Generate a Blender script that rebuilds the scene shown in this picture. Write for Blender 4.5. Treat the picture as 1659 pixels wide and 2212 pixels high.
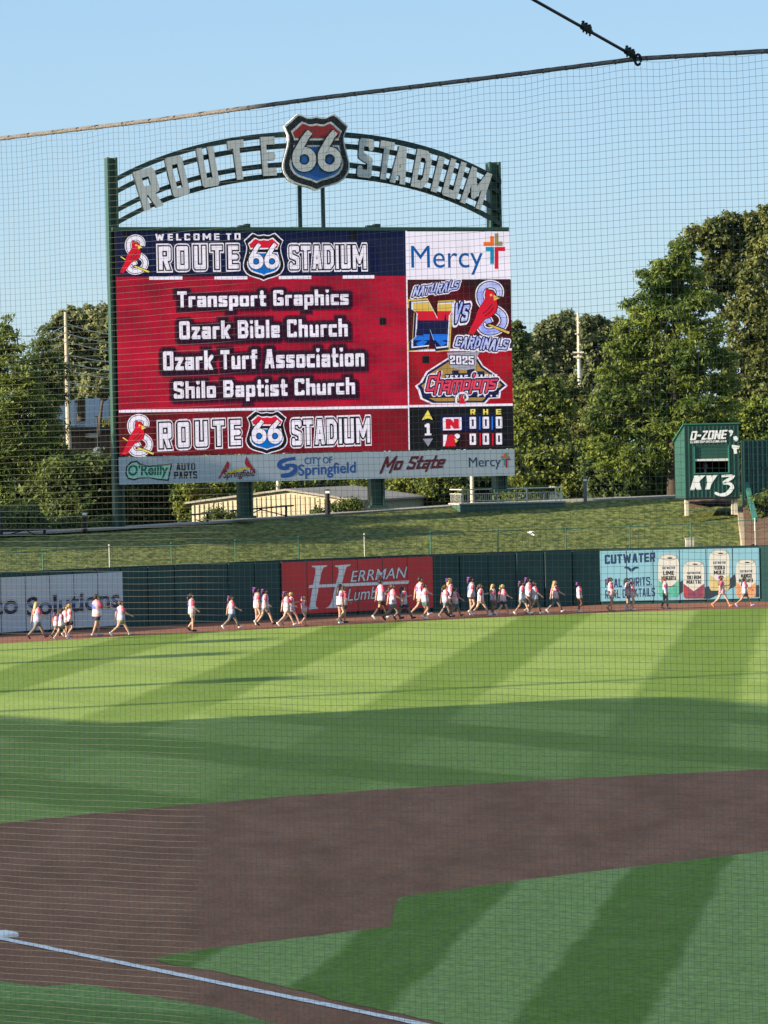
import bpy, bmesh, math, random
import numpy as np
from mathutils import Vector, Matrix
random.seed(7); RNG = np.random.default_rng(11)
for _o in list(bpy.data.objects): bpy.data.objects.remove(_o)
SC = bpy.context.scene
COL = SC.collection
R = math.radians

# ------------------------------------------------------------------ camera
F = 7200.0; PW, PH = 1659.0, 2212.0          # focal length and photo size in the same units
H = 7.2
PITCH = math.atan(128.0 / F); ROLL = 0.021
CAMP = Vector((0, 0, H))
FW = Vector((0, math.cos(PITCH), -math.sin(PITCH)))
_R0 = Vector((1, 0, 0)); _U0 = Vector((0, math.sin(PITCH), math.cos(PITCH)))
RT = _R0 * math.cos(ROLL) - _U0 * math.sin(ROLL)
UP = _U0 * math.cos(ROLL) + _R0 * math.sin(ROLL)
cd = bpy.data.cameras.new('camera'); cam = bpy.data.objects.new('camera', cd); COL.objects.link(cam)
cd.sensor_fit = 'HORIZONTAL'; cd.sensor_width = 36.0; cd.lens = 36.0 * F / PW
cd.clip_start = 0.5; cd.clip_end = 6000
M = Matrix(((RT.x, UP.x, -FW.x, CAMP.x), (RT.y, UP.y, -FW.y, CAMP.y), (RT.z, UP.z, -FW.z, CAMP.z), (0, 0, 0, 1)))
cam.matrix_world = M
SC.camera = cam

# ------------------------------------------------------------------ light
SUN_EL = 16.0; SUN_TRAVEL = 22.0               # light travels towards +X, turned 26 deg towards +Y
EXPO = 1.35
SC.view_settings.view_transform = 'Standard'; SC.view_settings.look = 'None'
SC.view_settings.gamma = 1.0; SC.view_settings.exposure = EXPO
W = bpy.data.worlds.new('World'); SC.world = W; W.use_nodes = True
wn = W.node_tree.nodes; wl = W.node_tree.links
bg = wn['Background']; sky = wn.new('ShaderNodeTexSky'); sky.sky_type = 'NISHITA'; sky.sun_disc = False
sky.sun_elevation = R(SUN_EL)
# direction to the sun in plan = (-cos26, -sin26); Blender: rotation 0 -> +Y, increasing clockwise seen from above
sky.sun_rotation = math.atan2(-math.cos(R(SUN_TRAVEL)), -math.sin(R(SUN_TRAVEL))) % (2 * math.pi)
sky.air_density = 1.0; sky.dust_density = 0.6; sky.ozone_density = 1.6; sky.altitude = 300
# the low clear sky away from the sun is an even pale blue; higher up a brighter blue is added to the Nishita sky to lift the shade
tcw = wn.new('ShaderNodeTexCoord'); sxw = wn.new('ShaderNodeSeparateXYZ'); wl.new(tcw.outputs['Generated'], sxw.inputs[0])
crw = wn.new('ShaderNodeValToRGB'); wl.new(sxw.outputs[2], crw.inputs[0])
crw.color_ramp.elements[0].position = 0.0; crw.color_ramp.elements[0].color = (1.85, 2.55, 2.95, 1)
crw.color_ramp.elements[1].position = 0.20; crw.color_ramp.elements[1].color = (1.05, 1.95, 3.05, 1)
_e = crw.color_ramp.elements.new(0.6); _e.color = (2.3, 2.9, 3.5, 1)
mrw = wn.new('ShaderNodeMapRange'); wl.new(sxw.outputs[2], mrw.inputs[0]); mrw.inputs[1].default_value = 0.20; mrw.inputs[2].default_value = 0.55; mrw.inputs[3].default_value = 0.88; mrw.inputs[4].default_value = 0.55
mxw = wn.new('ShaderNodeMix'); mxw.data_type = 'RGBA'; wl.new(mrw.outputs[0], mxw.inputs[0]); wl.new(sky.outputs[0], mxw.inputs[6]); wl.new(crw.outputs[0], mxw.inputs[7])
wl.new(mxw.outputs[2], bg.inputs[0]); bg.inputs[1].default_value = 0.11
ld = bpy.data.lights.new('sun', 'SUN'); ld.energy = 5.0; ld.angle = R(0.5); ld.color = (1.0, 0.86, 0.64)
lo = bpy.data.objects.new('sun', ld); COL.objects.link(lo)
LDIR = Vector((math.cos(R(SUN_TRAVEL)) * math.cos(R(SUN_EL)), math.sin(R(SUN_TRAVEL)) * math.cos(R(SUN_EL)), -math.sin(R(SUN_EL))))
lo.rotation_euler = LDIR.to_track_quat('-Z', 'Y').to_euler(); lo.location = (-60, -20, 60)
SC.cycles.max_bounces = 6; SC.cycles.diffuse_bounces = 3; SC.cycles.transparent_max_bounces = 8

# ------------------------------------------------------------------ pixel to world
def ray(x, y):
    return (FW * F + RT * (x - PW / 2) - UP * (y - PH / 2))
def atY(x, y, Y):
    d = ray(x, y); return CAMP + d * (Y / d.y)
def gnd(x, y, z=0.0):
    d = ray(x, y); return CAMP + d * ((z - H) / d.z)
class Plane:
    """upright plane through a and b (world); s runs from a to b, t is world height, n faces the camera"""
    def __init__(self, a, b, off=0.0):
        self.e = Vector((b.x - a.x, b.y - a.y, 0)); self.L = self.e.length; self.e.normalize()
        self.n = Vector((self.e.y, -self.e.x, 0)); self.o = Vector((a.x, a.y, 0)) + self.n * off
    def st(self, x, y):
        d = ray(x, y); k = (self.o - CAMP).dot(self.n) / d.dot(self.n); p = CAMP + d * k
        return (p - self.o).dot(self.e), p.z
    def P(self, s, t, lift=0.0):
        return self.o + self.e * s + Vector((0, 0, t)) + self.n * lift
    def px(self, x, y, lift=0.0):
        s, t = self.st(x, y); return self.P(s, t, lift)
    def rect(self, x0, y0, x1, y1):
        xm, ym = (x0 + x1) / 2, (y0 + y1) / 2
        return self.st(x0, ym)[0], self.st(xm, y1)[1], self.st(x1, ym)[0], self.st(xm, y0)[1]

# ------------------------------------------------------------------ materials
def lin(c): return tuple((v / 255 / 12.92) if v / 255 <= 0.04045 else ((v / 255 + 0.055) / 1.055) ** 2.4 for v in c)
MATS = {}
def mat(name, rgb, rough=0.6, var=0.0, scale=3.0, metal=0.0, bump=0.0, bscale=30.0, rgb2=None, spec=0.3, stretch=None, trans=0.0, obj=False, lo=0.3, hi=0.7, grain=0.0):
    if name in MATS: return MATS[name]
    m = bpy.data.materials.new(name); m.use_nodes = True; MATS[name] = m
    nt = m.node_tree; N = nt.nodes; L = nt.links; b = N['Principled BSDF']
    b.inputs['Base Color'].default_value = (*rgb, 1); b.inputs['Roughness'].default_value = rough
    b.inputs['Metallic'].default_value = metal; b.inputs['Specular IOR Level'].default_value = spec
    if var or rgb2 or bump:
        if obj:
            tc = N.new('ShaderNodeTexCoord'); src = tc.outputs['Object']
        else:
            g = N.new('ShaderNodeNewGeometry'); src = g.outputs['Position']
        if stretch:
            mp = N.new('ShaderNodeMapping'); mp.inputs['Scale'].default_value = stretch; L.new(src, mp.inputs[0]); src = mp.outputs[0]
        if var or rgb2:
            n1 = N.new('ShaderNodeTexNoise'); n1.inputs['Scale'].default_value = scale; n1.inputs['Detail'].default_value = 6
            n1.inputs['Roughness'].default_value = 0.65; L.new(src, n1.inputs['Vector'])
            cr = N.new('ShaderNodeValToRGB'); cr.color_ramp.elements[0].position = lo; cr.color_ramp.elements[1].position = hi
            c2 = rgb2 if rgb2 else tuple(min(1, v * (1 + var)) for v in rgb)
            c1 = rgb if rgb2 else tuple(v * (1 - var) for v in rgb)
            cr.color_ramp.elements[0].color = (*c1, 1); cr.color_ramp.elements[1].color = (*c2, 1)
            L.new(n1.outputs[0], cr.inputs[0]); csrc = cr.outputs[0]
            if grain:
                for gs, ga in ((16.0, grain), (2.2, grain * .7)):
                    n3 = N.new('ShaderNodeTexNoise'); n3.inputs['Scale'].default_value = gs; n3.inputs['Detail'].default_value = 5; n3.inputs['Roughness'].default_value = .8; L.new(src, n3.inputs['Vector'])
                    vr = N.new('ShaderNodeMapRange'); vr.inputs[1].default_value = .40; vr.inputs[2].default_value = .60; vr.inputs[3].default_value = 1 - ga; vr.inputs[4].default_value = 1 + ga; L.new(n3.outputs[0], vr.inputs[0])
                    mv = N.new('ShaderNodeMix'); mv.data_type = 'RGBA'; mv.blend_type = 'MULTIPLY'; mv.inputs[0].default_value = 1.0; L.new(csrc, mv.inputs[6]); L.new(vr.outputs[0], mv.inputs[7]); csrc = mv.outputs[2]
            L.new(csrc, b.inputs['Base Color'])
        if bump:
            n2 = N.new('ShaderNodeTexNoise'); n2.inputs['Scale'].default_value = bscale; n2.inputs['Detail'].default_value = 4
            L.new(src, n2.inputs['Vector'])
            bm = N.new('ShaderNodeBump'); bm.inputs['Strength'].default_value = bump; bm.inputs['Distance'].default_value = 0.05
            L.new(n2.outputs[0], bm.inputs['Height']); L.new(bm.outputs[0], b.inputs['Normal'])
    if trans:
        tr = N.new('ShaderNodeBsdfTranslucent'); mx = N.new('ShaderNodeMixShader'); mx.inputs[0].default_value = trans
        out = N['Material Output']; L.new(b.outputs[0], mx.inputs[1]); L.new(tr.outputs[0], mx.inputs[2]); L.new(mx.outputs[0], out.inputs[0])
        if var or rgb2: L.new(csrc, tr.inputs[0])
        else: tr.inputs[0].default_value = (*rgb, 1)
    return m
def led(name, rgb255, rgb255b=None, scale=0.5, gain=1.0, stretch=None):
    """a lit LED colour, given as the screen shows it"""
    if name in MATS: return MATS[name]
    m = bpy.data.materials.new(name); m.use_nodes = True; MATS[name] = m
    nt = m.node_tree; N = nt.nodes; L = nt.links; b = N['Principled BSDF']
    k = gain / 2 ** EXPO * 0.96
    b.inputs['Base Color'].default_value = (0.012, 0.012, 0.012, 1); b.inputs['Roughness'].default_value = 0.7; b.inputs['Specular IOR Level'].default_value = 0.1
    b.inputs['Emission Strength'].default_value = 1.0
    c = tuple(v * k for v in lin(rgb255)); b.inputs['Emission Color'].default_value = (*c, 1)
    if rgb255b:
        c2 = tuple(v * k for v in lin(rgb255b))
        g = N.new('ShaderNodeNewGeometry'); src = g.outputs['Position']
        if stretch:
            mp = N.new('ShaderNodeMapping'); mp.inputs['Scale'].default_value = stretch; L.new(src, mp.inputs[0]); src = mp.outputs[0]
        n1 = N.new('ShaderNodeTexNoise'); n1.inputs['Scale'].default_value = scale; n1.inputs['Detail'].default_value = 8; n1.inputs['Roughness'].default_value = 0.7
        L.new(src, n1.inputs['Vector']); cr = N.new('ShaderNodeValToRGB')
        cr.color_ramp.elements[0].position = 0.35; cr.color_ramp.elements[1].position = 0.7
        cr.color_ramp.elements[0].color = (*c, 1); cr.color_ramp.elements[1].color = (*c2, 1)
        L.new(n1.outputs[0], cr.inputs[0]); L.new(cr.outputs[0], b.inputs['Emission Color'])
    g2 = N.new('ShaderNodeNewGeometry'); ad = N.new('ShaderNodeVectorMath'); ad.operation = 'MULTIPLY'; ad.inputs[1].default_value = (1, 0, 1); sn = N.new('ShaderNodeVectorMath'); sn.operation = 'SNAP'; sn.inputs[1].default_value = (.78, 1, .80)
    wn_ = N.new('ShaderNodeTexWhiteNoise'); vr = N.new('ShaderNodeMapRange'); vr.inputs[3].default_value = .90; vr.inputs[4].default_value = 1.0
    L.new(g2.outputs['Position'], ad.inputs[0]); L.new(ad.outputs[0], sn.inputs[0]); L.new(sn.outputs[0], wn_.inputs['Vector']); L.new(wn_.outputs['Value'], vr.inputs[0]); L.new(vr.outputs[0], b.inputs['Emission Strength'])
    return m

# ------------------------------------------------------------------ mesh helpers
class MB:
    def __init__(self): self.v = []; self.f = []; self.m = []
    def add(self, vs, fs, mi=0):
        k = len(self.v); self.v.extend(Vector(v) for v in vs)
        for f in fs: self.f.append([i + k for i in f]); self.m.append(mi)
        return self
    def box(self, c, hx, hy, hz, ax=None, mi=0):
        c = Vector(c); X, Y, Z = ax if ax else (Vector((1, 0, 0)), Vector((0, 1, 0)), Vector((0, 0, 1)))
        vs = [c + X * (a * hx) + Y * (b * hy) + Z * (d * hz) for a in (-1, 1) for b in (-1, 1) for d in (-1, 1)]
        return self.add(vs, [(0, 1, 3, 2), (4, 6, 7, 5), (0, 4, 5, 1), (2, 3, 7, 6), (0, 2, 6, 4), (1, 5, 7, 3)], mi)
    def bar(self, a, b, w, d, side=None, mi=0):
        a = Vector(a); b = Vector(b); z = (b - a); L = z.length; z.normalize()
        s = side if side is not None else (Vector((0, 0, 1)) if abs(z.z) < 0.9 else Vector((1, 0, 0)))
        x = (s - z * s.dot(z)).normalized(); y = z.cross(x)
        return self.box((a + b) / 2, w / 2, d / 2, L / 2, (x, y, z), mi)
    def tube(self, path, rad, n=8, mi=0, cap=True):
        path = [Vector(p) for p in path]; k = len(path)
        if not hasattr(rad, '__len__'): rad = [rad] * k
        rings = []; up = Vector((0, 0, 1))
        for i, p in enumerate(path):
            t = (path[min(i + 1, k - 1)] - path[max(i - 1, 0)])
            t = t.normalized() if t.length > 1e-9 else Vector((0, 0, 1))
            r = up if abs(t.dot(up)) < 0.95 else Vector((1, 0, 0))
            x = (r - t * r.dot(t)).normalized(); y = t.cross(x)
            rings.append([p + (x * math.cos(2 * math.pi * j / n) + y * math.sin(2 * math.pi * j / n)) * rad[i] for j in range(n)])
        vs = [v for r_ in rings for v in r_]; fs = []
        for i in range(k - 1):
            for j in range(n):
                a = i * n + j; b = i * n + (j + 1) % n; fs.append((a, b, b + n, a + n))
        if cap: fs.append(tuple(range(n - 1, -1, -1))); fs.append(tuple(range((k - 1) * n, k * n)))
        return self.add(vs, fs, mi)
    def loft(self, rings, mi=0, cap=True):
        n = len(rings[0]); vs = [Vector(v) for r_ in rings for v in r_]; fs = []
        for i in range(len(rings) - 1):
            for j in range(n):
                a = i * n + j; b = i * n + (j + 1) % n; fs.append((a, b, b + n, a + n))
        if cap: fs.append(tuple(range(n - 1, -1, -1))); fs.append(tuple(range((len(rings) - 1) * n, len(rings) * n)))
        return self.add(vs, fs, mi)
    def ellipsoid(self, c, rx, ry, rz, nu=10, nv=7, mi=0, zmin=-1.0):
        c = Vector(c); vs = []; fs = []
        for i in range(nv + 1):
            th = math.pi * i / nv; z = max(math.cos(th), zmin)
            for j in range(nu):
                a = 2 * math.pi * j / nu; vs.append(c + Vector((rx * math.sin(th) * math.cos(a), ry * math.sin(th) * math.sin(a), rz * z)))
        for i in range(nv):
            for j in range(nu):
                a = i * nu + j; b = i * nu + (j + 1) % nu; fs.append((a, a + nu, b + nu, b))
        return self.add(vs, fs, mi)
    def poly(self, pts, depth=0.0, n=None, mi=0):
        """flat polygon, or a slab of that thickness behind it"""
        pts = [Vector(p) for p in pts]; k = len(pts)
        if not depth: return self.add(pts, [tuple(range(k))], mi)
        back = [p - n * depth for p in pts]
        return self.add(pts + back, [tuple(range(k)), tuple(range(2 * k - 1, k - 1, -1))] + [(i, (i + 1) % k + 0, (i + 1) % k + k, i + k)[::-1] for i in range(k)], mi)
WL = {}
def tag(o, label=None, cat=None, group=None, kind=None):
    if label: o['label'] = label
    if cat: o['category'] = cat
    if group: o['group'] = group
    if kind: o['kind'] = kind
    return o
def thing(name, label, cat, loc, group=None):
    o = bpy.data.objects.new(name, None); COL.objects.link(o); o.location = loc; o.empty_display_size = 0.3
    WL[o.name] = Vector(loc); return tag(o, label, cat, group)
def obj(name, mb, mats, parent=None, smooth=False, loc=None, fix=True):
    base = WL[parent.name] if parent else (Vector(loc) if loc is not None else Vector((0, 0, 0)))
    me = bpy.data.meshes.new(name); me.from_pydata([tuple(v - base) for v in mb.v], [], mb.f)
    for m in (mats if isinstance(mats, (list, tuple)) else [mats]): me.materials.append(m)
    me.polygons.foreach_set('material_index', mb.m)
    if fix:
        bm = bmesh.new(); bm.from_mesh(me); bmesh.ops.recalc_face_normals(bm, faces=bm.faces); bm.to_mesh(me); bm.free()
    if smooth: me.polygons.foreach_set('use_smooth', [True] * len(me.polygons))
    o = bpy.data.objects.new(name, me); COL.objects.link(o)
    if parent: o.parent = parent
    else: o.location = base
    WL[o.name] = base
    return o
def struct(name, mb, m, smooth=False, fix=True, label=None):
    o = obj(name, mb, m, None, smooth, fix=fix); o['kind'] = 'structure'
    tag(o, label or name.replace('_', ' '), name.replace('_', ' ')); return o

# text: glyph outlines of the built-in font turned into meshes
STEP = .012
_TC = {}
def glyphs(body, offset=0.0, shear=0.0, extrude=0.0, space=1.0):
    key = (body, offset, shear, extrude, space)
    if key in _TC: return _TC[key]
    c = bpy.data.curves.new('t', 'FONT'); c.body = body; c.offset = offset; c.shear = shear; c.extrude = extrude
    c.resolution_u = 4; c.space_character = space; c.size = 1.0
    o = bpy.data.objects.new('t', c); COL.objects.link(o); bpy.context.view_layer.update()
    dg = bpy.context.evaluated_depsgraph_get(); e = o.evaluated_get(dg); me = e.to_mesh()
    V = np.zeros(len(me.vertices) * 3); me.vertices.foreach_get('co', V); V = V.reshape(-1, 3).copy()
    Fc = [tuple(p.vertices) for p in me.polygons]; e.to_mesh_clear()
    bpy.data.objects.remove(o); bpy.data.curves.remove(c)
    _TC[key] = (V, Fc); return _TC[key]
def text(name, body, plane, px, mats, parent, lift, offs=(0.0,), lifts=None, shear=0.0, space=1.0, rise=0.0, depth=0.0, bold=0.0, parts=None):
    """letters fitted to a pixel box on a plane; one layer per offset, the last layer on top.
    rise = how far the line climbs from left to right, in px"""
    s0, t0, s1, t1 = plane.rect(*px)
    V0, _ = glyphs(body, bold + offs[-1], shear, 0, space)
    a = V0.min(0); b = V0.max(0); kx = (s1 - s0) / (b[0] - a[0]); ky = (t1 - t0) / (b[1] - a[1])
    sl = (plane.st(px[0], px[1])[1] - plane.st(px[0], px[1] + rise)[1]) / max(1e-6, (s1 - s0)) if rise else 0.0
    mb = MB(); nl = len(offs)
    for i, of in enumerate(offs):
        V, Fc = glyphs(body, bold + of, shear, depth / max(kx, ky) / 2 if depth else 0, space)
        lf = lift + STEP * i
        vs = []
        for v in V:
            s = s0 + (v[0] - a[0]) * kx; t = t0 + (v[1] - a[1]) * ky + sl * (s - s0)
            vs.append(plane.P(s, t, lf + (v[2] * max(kx, ky) if depth else 0)))
        mb.add(vs, Fc, i)
    return obj(name, mb, mats, parent, fix=False)

# block lettering: strokes on a grid, grown by distance so that outlines stay even, meshed as runs
GL = {'A': (.62, [[(-.02, -.3), (.40, 1.1)], [(1.02, -.3), (.60, 1.1)], [(.2, .27), (.8, .27)]]), 'B': (.62, [[(0, -.3), (0, 1.3)], [(0, 0), (0, 1), (.85, 1), (1, .85), (1, .65), (.85, .52), (0, .52)], [(.85, .52), (1, .36), (1, .15), (.85, 0), (0, 0)]]),
'C': (.60, [[(1, .86), (1, 1), (0, 1), (0, 0), (1, 0), (1, .14)]]), 'D': (.62, [[(0, -.3), (0, 1.3)], [(0, 0), (0, 1), (.68, 1), (1, .82), (1, .18), (.68, 0), (0, 0)]]), 'E': (.54, [[(0, -.3), (0, 1.3)], [(1.3, 1), (0, 1), (0, 0), (1.3, 0)], [(0, .5), (1.0, .5)]]),
'F': (.54, [[(1.3, 1), (0, 1), (0, -.3)], [(0, .5), (1, .5)]]), 'J': (.5, [[(1, 1.3), (1, 0), (0, 0), (0, .2)]]), 'G': (.62, [[(1, .88), (1, 1), (0, 1), (0, 0), (1, 0), (1, .42), (.6, .42)]]), 'H': (.62, [[(0, -.3), (0, 1.3)], [(1, -.3), (1, 1.3)], [(0, .5), (1, .5)]]),
'I': (0, [[(.5, -.3), (.5, 1.3)]]), 'K': (.62, [[(0, -.3), (0, 1.3)], [(.0, .42), (1.02, 1.25)], [(.3, .62), (1.05, -.25)]]), 'L': (.52, [[(0, -.3), (0, 1.3)], [(0, 1.3), (0, 0), (1.3, 0)]]),
'M': (.86, [[(0, -.3), (0, 1.1), (.5, .25), (1, 1.1), (1, -.3)]]), 'N': (.64, [[(0, -.3), (0, 1.15)], [(0, 1.1), (1, -.1)], [(1, -.15), (1, 1.3)]]), 'O': (.62, [[(0, 0), (0, 1), (1, 1), (1, 0), (0, 0)]]),
'P': (.60, [[(0, -.3), (0, 1.3)], [(0, -.3), (0, 1), (1, 1), (1, .42), (0, .42)]]), 'R': (.62, [[(0, -.3), (0, 1.3)], [(0, -.3), (0, 1), (1, 1), (1, .46), (0, .46)], [(.5, .46), (1.05, -.3)]]), 'S': (.60, [[(1, .88), (1, 1), (0, 1), (0, .58), (1, .42), (1, 0), (0, 0), (0, .12)]]),
'T': (.56, [[(-.4, 1), (1.4, 1)], [(.5, -.3), (.5, 1)]]), 'U': (.62, [[(0, 1.3), (0, 0), (1, 0), (1, 1.3)]]), 'V': (.66, [[(-.02, 1.3), (.5, -.1), (1.02, 1.3)]]), 'W': (.95, [[(0, 1.3), (.24, -.1), (.5, .85), (.76, -.1), (1, 1.3)]]),
'X': (.62, [[(-.02, 1.2), (1.02, -.2)], [(-.02, -.2), (1.02, 1.2)]]), 'Y': (.62, [[(-.02, 1.25), (.5, .45), (1.02, 1.25)], [(.5, -.3), (.5, .45)]]), 'Z': (.58, [[(-.3, 1), (1, 1), (0, 0), (1.3, 0)]]), '-': (.40, [[(-.3, .48), (1.3, .48)]]), '.': (0, [[(.5, -.2), (.5, .02)]]),
'0': (.56, [[(0, 0), (0, 1), (1, 1), (1, 0), (0, 0)]]), '1': (.44, [[(-.1, .86), (.5, 1), (.5, 0)], [(-.4, 0), (1.4, 0)]]), '2': (.56, [[(0, .74), (0, 1), (1, 1), (1, .58), (0, .30), (0, 0), (1.3, 0)]]), '3': (.56, [[(-.1, 1), (1, 1), (1, 0), (-.1, 0)], [(.3, .5), (1, .5)]]), '6': (.56, [[(1.2, 1), (0, 1), (0, 0), (1, 0), (1, .54), (0, .54)]]), '7': (.52, [[(-.3, 1), (1, 1), (.35, -.3)]]), '5': (.56, [[(1.3, 1), (0, 1), (0, .56), (1, .56), (1, 0), (0, 0), (0, .2)]]),
'a': (.54, [[(.05, .62), (1, .62), (1, -.3)], [(1, .33), (0, .33), (0, 0), (1, 0)]]), 'b': (.56, [[(0, 1.3), (0, 0), (1, 0), (1, .62), (0, .62)]]), 'c': (.50, [[(1.2, .62), (0, .62), (0, 0), (1.2, 0)]]), 'e': (.54, [[(0, .31), (1, .31), (1, .62), (0, .62), (0, 0), (1.0, 0)]]),
'f': (.42, [[(1.3, 1), (.35, 1), (.35, -.3)], [(-.3, .62), (1.2, .62)]]), 'h': (.56, [[(0, -.3), (0, 1.3)], [(0, .62), (1, .62), (1, -.3)]]), 'i': (0, [[(.5, -.3), (.5, .60)], [(.5, 1.0), (.5, 1.1)]]), 'k': (.56, [[(0, -.3), (0, 1.3)], [(0, .2), (1.02, .72)], [(.35, .38), (1.06, -.25)]]), 'l': (0, [[(.5, -.3), (.5, 1.3)]]),
'm': (.84, [[(0, -.3), (0, .62), (1, .62), (1, -.3)], [(.5, .62), (.5, -.3)]]), 'n': (.56, [[(0, -.3), (0, .62), (1, .62), (1, -.3)]]), 'o': (.56, [[(0, 0), (0, .62), (1, .62), (1, 0), (0, 0)]]), 'p': (.56, [[(0, -.7), (0, .62), (1, .62), (1, 0), (0, 0)]]), 'r': (.42, [[(0, -.3), (0, .62), (1.2, .62)]]),
's': (.52, [[(1.2, .62), (0, .62), (0, .35), (1, .27), (1, 0), (-.2, 0)]]), 't': (.42, [[(.3, 1.0), (.3, 0), (1.2, 0)], [(-.3, .62), (1.2, .62)]]), 'u': (.56, [[(0, .62), (0, 0), (1, 0), (1, .62)], [(1, .62), (1, -.3)]]), 'z': (.52, [[(-.2, .62), (1, .62), (0, 0), (1.2, 0)]])}
_BC = {}
def field(body, t, res, gap, soft):
    """distance to the lettering on a grid (cap height = res cells), with a margin of res // 3"""
    key = (body, t, res, gap, soft)
    if key in _BC: return _BC[key]
    adv = 0; items = []
    for c in body:
        if c == ' ': adv += .34; continue
        w, st = GL[c]; w = max(w, t) if w else t; items.append((c, adv, w, st)); adv += w + gap
    mg = res // 3; Wd = int((adv - gap) * res) + 2 * mg; Hh = int(1.25 * res) + 2 * mg
    X, Y = np.meshgrid((np.arange(Wd) + .5 - mg) / res, (np.arange(Hh) + .5 - mg) / res - .25); D = np.full(X.shape, 9.0)
    for c, ad, w, st in items:
        lo = -.25 if c == 'p' else 0.0; hi = .62 * (1 - t) + t if c in 'acemnoprsuz' else 1.0
        dg = np.full(X.shape, 9.0)
        for pl in st:
            q = [(ad + t / 2 + a * (w - t), t / 2 + b * (1 - t)) for a, b in pl]
            for (ax, ay), (bx, by) in zip(q[:-1], q[1:]):
                dx, dy = bx - ax, by - ay; k = np.clip(((X - ax) * dx + (Y - ay) * dy) / max(dx * dx + dy * dy, 1e-9), 0, 1)
                dg = np.minimum(dg, np.hypot(X - ax - k * dx, Y - ay - k * dy) - t / 2)
        if not soft: dg = np.maximum(dg, np.maximum(np.maximum(ad - X, X - ad - w), np.maximum(lo - Y, Y - hi)))
        D = np.minimum(D, dg)
    _BC[key] = (X, Y, D); return _BC[key]
def runs(mask):
    """cover a mask with rectangles (x0, y0, x1, y1 in cells)"""
    out = []; open_ = {}
    for y in range(mask.shape[0] + 1):
        cur = set()
        if y < mask.shape[0]:
            r = np.concatenate(([0], mask[y].astype(np.int8), [0])); d = np.diff(r); cur = set(zip(np.where(d == 1)[0].tolist(), np.where(d == -1)[0].tolist()))
        for k in list(open_):
            if k not in cur: out.append((k[0], open_.pop(k), k[1], y))
        for k in cur: open_.setdefault(k, y)
    return out
def block(name, body, plane, px, mats, parent, lift, grow=(0.0,), t=.24, gap=.11, res=40, shear=0.0, rise=0.0, soft=False, shift=None):
    s0, t0, s1, t1 = plane.rect(*px); X, Y, D = field(body, t, res, gap, soft); ins = D < 0
    bx0, bx1 = X[ins].min(), X[ins].max(); by0, by1 = Y[ins].min(), Y[ins].max(); wd = bx1 - bx0 + abs(shear) * (by1 - by0)
    kx = (s1 - s0) / wd; ky = (t1 - t0) / (by1 - by0); sl = ((plane.st(px[0], px[1])[1] - plane.st(px[0], px[1] + rise)[1]) / (s1 - s0)) if rise else 0.0
    mb = MB(); h = .5 / res
    for i, g in enumerate(grow):
        vs = []; fs = []; ox, oy = shift[i] if shift else (0, 0)
        for x0, y0, x1, y1 in runs(D < g):
            xa, ya = X[0, x0] - h - bx0, Y[y0, 0] - h - by0; xb, yb = X[0, min(x1, X.shape[1]) - 1] + h - bx0, Y[min(y1, X.shape[0]) - 1, 0] + h - by0
            k = len(vs)
            for u, v in ((xa, ya), (xb, ya), (xb, yb), (xa, yb)):
                s_ = s0 + (u + v * shear + ox) * kx; vs.append(plane.P(s_, t0 + (v + oy) * ky + sl * (s_ - s0), lift + STEP * i))
            fs.append((k, k + 1, k + 2, k + 3))
        mb.add(vs, fs, i)
    return obj(name, mb, mats, parent, fix=False)
def disc(cx, cy, rx, ry, n=20): return [(cx + rx * math.cos(2 * math.pi * i / n), cy - ry * math.sin(2 * math.pi * i / n)) for i in range(n)]
def shape(mb, plane, pts, lift, mi=0): mb.poly([plane.px(x, y, lift) for x, y in pts], mi=mi)
def stroke(mb, plane, pts, w, lift, mi=0, closed=False, sub=4):
    """a ribbon along a pixel polyline, rounded by Catmull-Rom"""
    P = [Vector((p[0], p[1])) for p in pts]; n = len(P); Q = []
    for i in range(n - 1):
        p0 = P[max(i - 1, 0)]; p1 = P[i]; p2 = P[i + 1]; p3 = P[min(i + 2, n - 1)]
        for k in range(sub):
            t = k / sub; Q.append(0.5 * ((2 * p1) + (p2 - p0) * t + (2 * p0 - 5 * p1 + 4 * p2 - p3) * t * t + (3 * p1 - p0 - 3 * p2 + p3) * t ** 3))
    Q.append(P[-1]); vs = []
    for i, q in enumerate(Q):
        t = (Q[min(i + 1, len(Q) - 1)] - Q[max(i - 1, 0)]).normalized(); nn = Vector((-t.y, t.x)); ww = w[i * (len(w) - 1) // max(1, len(Q) - 1)] if hasattr(w, '__len__') else w
        vs += [plane.px(*(q + nn * ww / 2), lift), plane.px(*(q - nn * ww / 2), lift)]
    mb.add(vs, [(2 * i, 2 * i + 1, 2 * i + 3, 2 * i + 2) for i in range(len(Q) - 1)], mi)
def clip(pts, y, above):
    out = []
    for i, p in enumerate(pts):
        q = pts[(i + 1) % len(pts)]; ip = (p[1] <= y) == above; iq = (q[1] <= y) == above
        if ip: out.append(p)
        if ip != iq:
            t = (y - p[1]) / (q[1] - p[1]); out.append((p[0] + (q[0] - p[0]) * t, y))
    return out

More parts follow.
